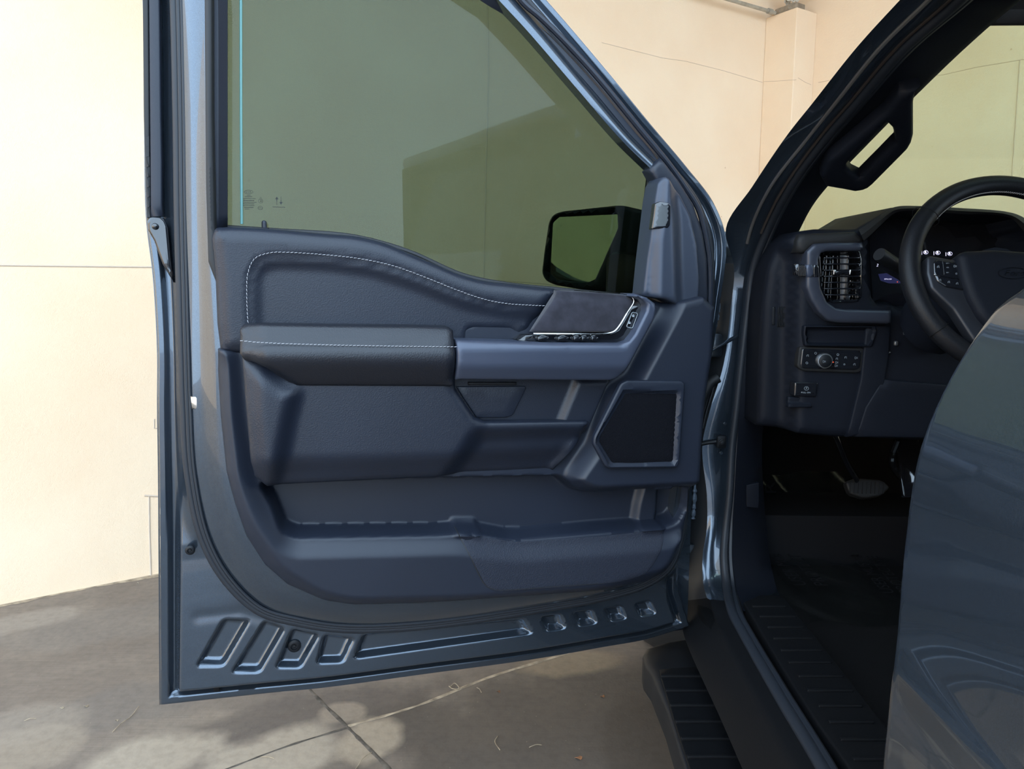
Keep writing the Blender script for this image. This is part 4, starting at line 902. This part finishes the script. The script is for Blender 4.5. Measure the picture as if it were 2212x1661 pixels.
for cx, cy in ((2000,545),(2026,546),(2052,548)):
    oval(mb, V, cx, cy, 5, 4, cw, .0004, 12); mb.relief(V, [(cx-9,cy-3),(cx-8,cy-3),(cx-8,cy+5),(cx-9,cy+5)], cw, None, 0, .001, .02); mb.relief(V, [(cx-2,cy-4),(cx,cy-4),(cx+2,cy+2),(cx-3,cy+2)], cw, None, 0, .001, .02)
mb.build('gauge_icons', 'dial_white', dash, smooth=False); mb = MB(); text(mb, V, 'RPMx1000', 1918, 603, 2.6, cw); mb.build('gauge_lettering', 'dial_white', dash, smooth=False)
mb = MB(); mb.ball(V.p(1938.5, 609, cw), (.001, .001, .001)); mb.build('red_gauge_lamp', 'dial_red', dash)
mb = MB(); mb.relief(V, [(1897,592),(1915,590),(1940,604),(1950,612),(1920,612),(1902,606)], -.0848, None, 0, .001, .02); mb.build('blue_gauge_sector', 'dial_blue', dash)
# metal surround of the air vent
CB = [(1867,523),(1795,524),(1760,526),(1743,543),(1742,621),(1752,648),(1770,676),(1791,694),(1815,698),(1927,700),(1927,671),(1830,669),(1808,666),(1788,652),(1775,622),(1770,560),(1776,546),(1790,542),(1866,542)]
mb = MB(); mb.relief(V, CB, .028, None, .007, .05, .008); tag(mb.build('vent_bezel', 'bezel_metal', dash), 'satin grey vent surround')
mb = MB(); mb.relief(V, [(1730,505),(1850,500),(1868,515),(1866,528),(1760,532),(1742,548),(1722,545),(1722,520)], .018, None, .01, .05, .01); mb.build('dash_shoulder', 'dash_top', dash)
VH = [(1768,545),(1858,541),(1862,560),(1861,640),(1850,652),(1800,654),(1785,648),(1774,622)]
mb = MB(); mb.relief(V, VH, .004, bump(V, [(1774,550),(1854,546),(1855,645),(1787,646),(1777,620)], .004, -.035, .004), .002, .05, .004); vent = mb.build('air_vent', 'gloss_black', dash)
mb = MB()
for i in range(7):
    yy = 557 + i * 13.3; mb.rbox(V.p(1816, yy, .004), (TR, Z, -TD), (.037 - (.003 if i > 5 else 0), .0017, .006), .001)
for xx in (1778, 1792, 1825, 1846): mb.rbox(V.p(xx + 2, 598, -.018), (TR, Z, -TD), (.0012, .045, .008), .0008)
mb.build('vent_slats', 'gloss_black', dash)
mb = MB(); mb.relief(V, [(1816,551),(1832,551),(1832,645),(1816,645)], -.022, None, 0, .004, .02); mb.relief(V, [(1842,551),(1850,551),(1850,645),(1842,645)], -.022, None, 0, .004, .02); mb.build('vent_back_blades', 'zinc', dash)
mb = MB(); mb.rbox(V.p(1818, 588, .010), (TR, Z, -TD), (.017, .0055, .006), .003); mb.build('vent_tab', 'gloss_black', dash)
mb = MB(); mb.rbox(V.p(1801, 588, .013), (TR, Z, -TD), (.0022, .0055, .005), .001); mb.build('vent_tab_chrome', 'chrome', dash); mb = MB(); mb.rbox(V.p(1835, 588, .013), (TR, Z, -TD), (.0012, .0055, .004), .001); mb.build('vent_tab_chrome', 'chrome', dash)
mb = MB()
for i in range(6): mb.rbox(V.p(1725 + i*2.9, 585 , .022), (TR, Z, -TD), (.0008, .011, .004), .0004)
mb.relief(V, [(1718,570),(1741,572),(1741,598),(1720,594)], .020, None, .001, .02, .01); mb.relief(V, [(1758,572),(1769,572),(1769,598),(1758,598)], .030, None, .001, .02, .01)
mb.build('accent_grille', 'gloss_black', dash)
mb = MB(); mb.relief(V, [(1742,572),(1757,571),(1758,598),(1744,599)], .031, None, .002, .02, .008); mb.build('accent_plate', 'satin_metal', dash)
# fuse cover and slots on the dash end
mb = MB()
for i in range(7): mb.rbox(V.p(1681 + i*3.3, 684, -.0475), (TR, Z, -TD), (.0009, .022, .002), .0005)
mb.relief(V, [(1669,663),(1675,663),(1674,702),(1668,702)], -.048, None, .001, .01, .01); mb.build('side_vent_slots', 'dark_plastic', dash)
# coin tray
mb = MB(); mb.relief(V, [(1738,703),(1892,704),(1896,716),(1884,750),(1740,748),(1736,720)], .014, bump(V, [(1744,709),(1884,710),(1886,718),(1876,744),(1746,742)], .014, -.012, .005, .004), .003, .02, .005, .004); mb.build('storage_tray', 'dash_plastic', dash)
mb = MB(); mb.relief(V, [(1727,748),(1868,752),(1864,800),(1852,806),(1736,802),(1722,794)], .006, None, .003, .02, .01, .008); mb.build('switch_surround', 'dash_top', dash)
mb = MB(); mb.relief(V, [(1733,753),(1862,757),(1858,795),(1848,800),(1735,796),(1729,790)], .0075, None, .002, .02, .01, .006); mb.build('light_switch_panel', 'gloss_black', dash)
mb = MB(); c = V.p(1780, 779, .0075); mb.lathe(c, -TD, [(.0158, 0), (.0162, .006), (.0155, .0075), (.0138, .0078), (.0135, .006), (.005, .0062)], 32); mb.build('light_knob_ring', 'zinc', dash)
mb = MB(); mb.lathe(c, -TD, [(.0132, 0), (.0132, .0085), (.011, .010), (.002, .0102)], 28); mb.build('light_knob', 'dark_plastic', dash)
mb = MB()
iw = .0078
def glyph(mb, fr, cx, cy, s_, w, kind):
    if kind == 0: oval(mb, fr, cx, cy, s_, s_, w, .0003, 12)
    elif kind == 1: mb.tube([fr.p(cx-s_, cy-s_, w), fr.p(cx-s_, cy+s_, w), fr.p(cx, cy+s_, w), fr.p(cx+s_*.6, cy, w), fr.p(cx, cy-s_, w)], .0003, 4, closed=True); [mb.tube([fr.p(cx+s_, cy+k*s_*.6, w), fr.p(cx+s_*1.7, cy+k*s_*.6, w)], .0003, 4) for k in (-1, 0, 1)]
    elif kind == 2: mb.tube([fr.p(cx-s_, cy+s_, w), fr.p(cx-s_, cy-s_*.3, w), fr.p(cx, cy-s_, w), fr.p(cx+s_, cy-s_*.3, w)], .0003, 4); mb.tube([fr.p(cx, cy, w), fr.p(cx+s_, cy+s_, w)], .0003, 4)
    elif kind == 3:
        for k in range(6): a = k*math.pi/3; mb.tube([fr.p(cx+s_*.4*math.cos(a), cy+s_*.4*math.sin(a), w), fr.p(cx+s_*math.cos(a), cy+s_*math.sin(a), w)], .0003, 4)
for cx, cy, kd in ((1745,768,2),(1743,784,0),(1762,763,0),(1810,766,0),(1808,775,2),(1807,783,1),(1806,790,1),(1827,772,2),(1824,787,3),(1849,773,1),(1846,787,2),(1780,781,1)):
    mb = MB(); glyph(mb, V, cx, cy, 2.2, iw + (.0105 if cx == 1780 else .0003), kd); mb.build('switch_icon', 'icon', dash)
mb = MB(); mb.relief(V, [(1797.5,781.5),(1801,781.5),(1801,783),(1797.5,783)], iw + .0003, None, 0, .0005, .02); mb.build('amber_marker', 'dial_red', dash)
# parking brake switch
mb = MB(); mb.relief(V, [(1717,826),(1768,826),(1764,858),(1715,856)], .004, None, .003, .03, .006, .003); mb.build('parking_brake_switch', 'gloss_black', dash)
mb = MB(); oval(mb, V, 1742, 839, 4.6, 4, .0048, .0003, 16); text(mb, V, 'P', 1742, 839, 4.2, .0046); text(mb, V, 'PULL ON', 1740.5, 848, 3.2, .0046, sx=1.1); mb.build('parking_brake_marking', 'icon', dash, smooth=False)
mb = MB(); mb.relief(V, [(1706,859),(1751,860),(1755,880),(1703,881)], .006, bump(V, [(1700,855),(1760,855),(1760,872),(1700,872)], .006, -.008, .006), .002, .02, .004); mb.build('brake_switch_lip', 'dash_plastic', dash)
mb = MB(); mb.relief(V, [(1872,704),(1925,702),(1922,760),(1895,930),(1830,945),(1860,820)], .010, None, .004, .02, .02); mb.relief(V, [(1908,820),(2100,835),(2040,948),(1850,944),(1870,880)], .012, None, .004, .02, .02); mb.build('knee_panel', 'dash_plastic', dash)
mb = MB()
for a, b, c_, d in ((1951,712,1964,722),(1975,716,1992,722),(1930,745,1938,738),(1915,760,1922,762)): mb.rbox(V.p((a+c_)/2, (b+d)/2, .0), (TR, Z, -TD), ((c_-a)*.0005, (abs(d-b)+3)*.0005, .006), .002)
mb.build('tilt_lever', 'zinc', dash)
# stalk
SWc = P(2186, 594, 1.30)
th = math.radians(23); SU_ = Frame(SWc, TR, Z*math.cos(th) + TD*math.sin(th), Z*math.sin(th) - TD*math.cos(th))
mb = MB(); a = P(1899, 549, 1.42); b = P(1965, 592, 1.46); mb.tube([a, a + (b-a)*.05, a + (b-a)*.5, b, P(2040, 640, 1.5)], [.0125, .0132, .0132, .010, .010], 18); mb.build('signal_stalk', 'dark_plastic', truck)
mb = MB()
for t, kd in ((.35, 0), (.62, 3), (.75, 1)):
    c = a + (b-a)*t - TD*.0135 + Z*.001; mb.tube([c + TR*-.002, c + Z*.003, c + TR*.002], .0004, 4)
mb.build('stalk_icons', 'icon', truck)
# steering wheel
sw = MB(); Rr = .1770
def wc(a, R_=Rr, w=0): return SU_.wd(math.cos(a)*R_, math.sin(a)*R_, w)
pth = [wc(2*math.pi*k/96) for k in range(96)]
sw.tube(pth, [.0178 + (.0022 if 70 < (k*3.75) % 360 % 181 < 0 else 0) for k in range(96)], 16, closed=True); swo = sw.build('steering_wheel', 'wheel_leather', truck)
mb = MB()
for a in (math.radians(140), math.radians(216), math.radians(40)):
    c = wc(a); t = Vector(wc(a + .01)) - Vector(wc(a - .01)); n1 = t.normalized().orthogonal(); n2 = t.normalized().cross(n1)
    mb.tube([c + n1*math.cos(k*.5236)*.0179 + n2*math.sin(k*.5236)*.0179 for k in range(12)], .0007, 5, closed=True)
mb.build('rim_joint', 'void', swo)
mb = MB(); k_ = 0
for i in range(70):
    a = math.radians(138 - i * 1.35); c = SU_.wd(math.cos(a)*(Rr-.0168), math.sin(a)*(Rr-.0168), .004); d = SU_.wd(math.cos(a-.014)*(Rr-.0168), math.sin(a-.014)*(Rr-.0168), .008); mb.tube([c, d], .0006, 4)
mb.build('rim_lacing', 'thread', swo)
mb = MB(); mb.relief(SU_, [(2072,548),(2085,538),(2150,535),(2230,540),(2300,552),(2296,620),(2270,680),(2240,716),(2150,712),(2120,680),(2098,640),(2084,600)], .030, None, .014, .05, .010, .008); mb.build('airbag_cover', 'dash_plastic', swo)
mb = MB(); oval(mb, SU_, 2189, 590, 33, 12, .0305, .0008, 40); text(mb, SU_, 'Ford', 2190, 590, 13, .0305, shear=.35, sx=1.15); mb.build('wheel_emblem', 'gloss_black', swo)
sp = [(2003,556),(2010,551),(2076,563),(2098,575),(2110,650),(2135,705),(2120,745),(2104,735),(2060,668),(2030,640),(2012,622),(2003,590)]
mb = MB(); mb.relief(SU_, sp, .014, None, .005, .02, .010, .003); mb.build('wheel_spoke', 'spoke_metal', swo)
mb = MB(); mir = [SU_.at(*q, .014) for q in sp]; mb.relief(SU_, [(-a, b) for a, b in mir], .014, None, .005, .02, .010, 0, pixels=False); mb.build('wheel_spoke', 'spoke_metal', swo)
mb = MB(); mb.relief(SU_, [(2100,660),(2140,700),(2240,712),(2265,690),(2262,760),(2238,830),(2150,826),(2115,745)], .006, None, .006, .02, .012, .003); mb.build('wheel_spoke', 'spoke_metal', swo)
mb = MB(); mb.relief(SU_, [(2017,566),(2025,559),(2085,569),(2091,628),(2044,619),(2026,608),(2018,590)], .017, None, .003, .01, .008, .003); mb.build('wheel_switch_pad', 'gloss_black', swo)
mb = MB(); mb.tube([SU_.p(2018, 594, .0178), SU_.p(2074, 604, .0178)], .0006, 5); mb.ball(SU_.p(2019, 593, .018), (.0014, .0014, .0014)); mb.tube([SU_.p(2036, 561, .0178), SU_.p(2040, 593, .0178)], .0003, 4); mb.build('switch_divider', 'chrome', swo)
mb = MB()
for cx, cy, kd in ((2027,576,2),(2063,575,1),(2066,591,3),(2031,605,2),(2050,609,2),(2068,612,2)): glyph(mb, SU_, cx, cy, 2.2, .0176, kd)
for s_, yy in (('SET+', 569), ('RES', 578), ('SET-', 589)): text(mb, SU_, s_, 2047, yy, 2.2, .0174)
mb.build('wheel_switch_icons', 'icon', swo, smooth=False)
mb = MB(); mb.tube([SWc + TD*.03, SWc + TD*.10 - Z*.03, SWc + TD*.24 - Z*.10], [.055, .06, .07], 16); mb.build('steering_column_cover', 'dash_plastic', truck)
# ---- foot well
rows = []
for lat in np.linspace(.56, 1.42, 10): rows.append([W(lat, -.6, .585), W(lat, .6, .585), W(lat, 1.3, .58), W(lat, 1.85, .585), W(lat, 1.98, .62), W(lat, 2.12, .78), W(lat, 2.22, 1.0), W(lat, 2.24, 1.2)])
mb = MB(); mb.grid(rows); mb.build('floor_carpet', 'carpet', truck)
mb = MB(); mb.box(W(1.42, 1.2, .78), (TR, TD, Z), (.14, .75, .20)); mb.build('center_console', 'dash_plastic', truck)
mb = MB()
fp = Frame(P(1700, 1150, 2.02), TR, (Z*.75 + TD*.65), (Z*.65 - TD*.75)); mb.relief(fp, [(1648,1082),(1722,1086),(1750,1200),(1660,1204)], .03, None, .006, .04, .012)
for i in range(8): a = fp.p(1656 + i*11, 1092, .032); b = fp.p(1668 + i*11.5, 1194, .032); mb.tube([a, b], .003, 6)
mb.build('foot_rest', 'rubber', truck)
mb = MB(); pa = cr([P(1800, 930, 1.78), P(1814, 962, 1.80), P(1832, 1005, 1.83), P(1852, 1036, 1.86)], 5); mb.tube(pa, .011, 10, flat=.5); mb.build('brake_pedal_arm', 'gloss_black', truck)
pf = Frame(P(1875, 1053, 1.86), TR, Z*.85 + TD*.5, Z*.5 - TD*.85); mb = MB(); mb.relief(pf, [(1826,1040),(1850,1032),(1905,1036),(1924,1052),(1905,1070),(1868,1076),(1836,1066)], .008, None, .006, .02, .008, .01)
for i in range(9): mb.tube([pf.p(1838 + i*9, 1042, .009), pf.p(1836 + i*9, 1066, .009)], .0015, 5)
mb.build('brake_pedal', 'rubber_black', truck)
mb = MB(); pa = cr([P(1940, 950, 1.82), P(1928, 985, 1.84), P(1930, 1010, 1.86), P(1945, 1030, 1.88)], 5); mb.tube(pa, .008, 8); mb.rbox(P(1965, 1010, 1.86), (TR, Z*.9 + TD*.4, Z*.4 - TD*.9), (.03, .08, .008), .005); mb.build('accelerator_pedal', 'gloss_black', truck)
# clear protective film on the foot well floor
def cabfloor(lat, f):
    xs = [-.6, 1.3, 1.85, 1.98, 2.12, 2.22]; zs = [.585, .58, .585, .62, .78, 1.0]; return float(np.interp(f, xs, zs))
rf = random.Random(11); rows = []
ph = [(rf.uniform(8, 40), rf.uniform(8, 40), rf.uniform(0, 6), rf.uniform(.001, .004)) for _ in range(14)]
for i in range(46):
    f = 1.50 + .60 * i / 45; row = []
    for j in range(46):
        t = j / 45; l0 = .575 + .02 * math.sin(i*.4) + max(0, (1.62 - f)) * .25; l1 = .95 - max(0, 1.62 - f) * .5; lat = l0 + (l1 - l0) * t
        w_ = .012 + sum(c * math.sin(a*lat*1.3 + b*f*1.2 + p) for a, b, p, c in ph) * .8 + .02 * math.exp(-((lat - .70)/.02)**2 - ((f-1.95)/.06)**2)
        row.append(W(lat, f, cabfloor(lat, f) + max(.004, w_)))
    rows.append(row)
mb = MB(); mb.grid(rows); film = mb.build('floor_cover_film', 'clear_film'); tag(film, 'crumpled clear plastic protective film lying on the driver foot well floor', 'plastic film')
mb = MB(); tf = Frame(W(.66, 1.9, .66), TD, -TR, Z)
def ftext(s_, lat, f, k, sl=0):
    c = bpy.data.curves.new('lettering', 'FONT'); c.body = s_; c.size = 1; c.align_x = 'CENTER'; ob = bpy.data.objects.new('lettering', c); COL.objects.link(ob)
    me = bpy.data.meshes.new_from_object(ob.evaluated_get(bpy.context.evaluated_depsgraph_get())); base = len(mb.v)
    for v in me.vertices:
        ff = f + v.co.x * k; ll = lat - v.co.y * k + sl * v.co.x * k; mb.vt(W(ll, ff, cabfloor(ll, ff) + .030))
    for q in me.polygons: mb.fc([base + i for i in q.vertices])
    bpy.data.objects.remove(ob); bpy.data.meshes.remove(me)
ftext('USER MUST REMOVE', .655, 1.86, .045); ftext('PROTECTIVE COVER', .705, 1.86, .045); fo = mb.build('film_lettering', 'void', film, smooth=False); mb = MB(); ftext('USER MUST REMOVE', .86, 1.80, .04, .1); ftext('PROTECTIVE COVER', .90, 1.80, .04, .1)
fo = mb.build('film_lettering', 'void', film, smooth=False)
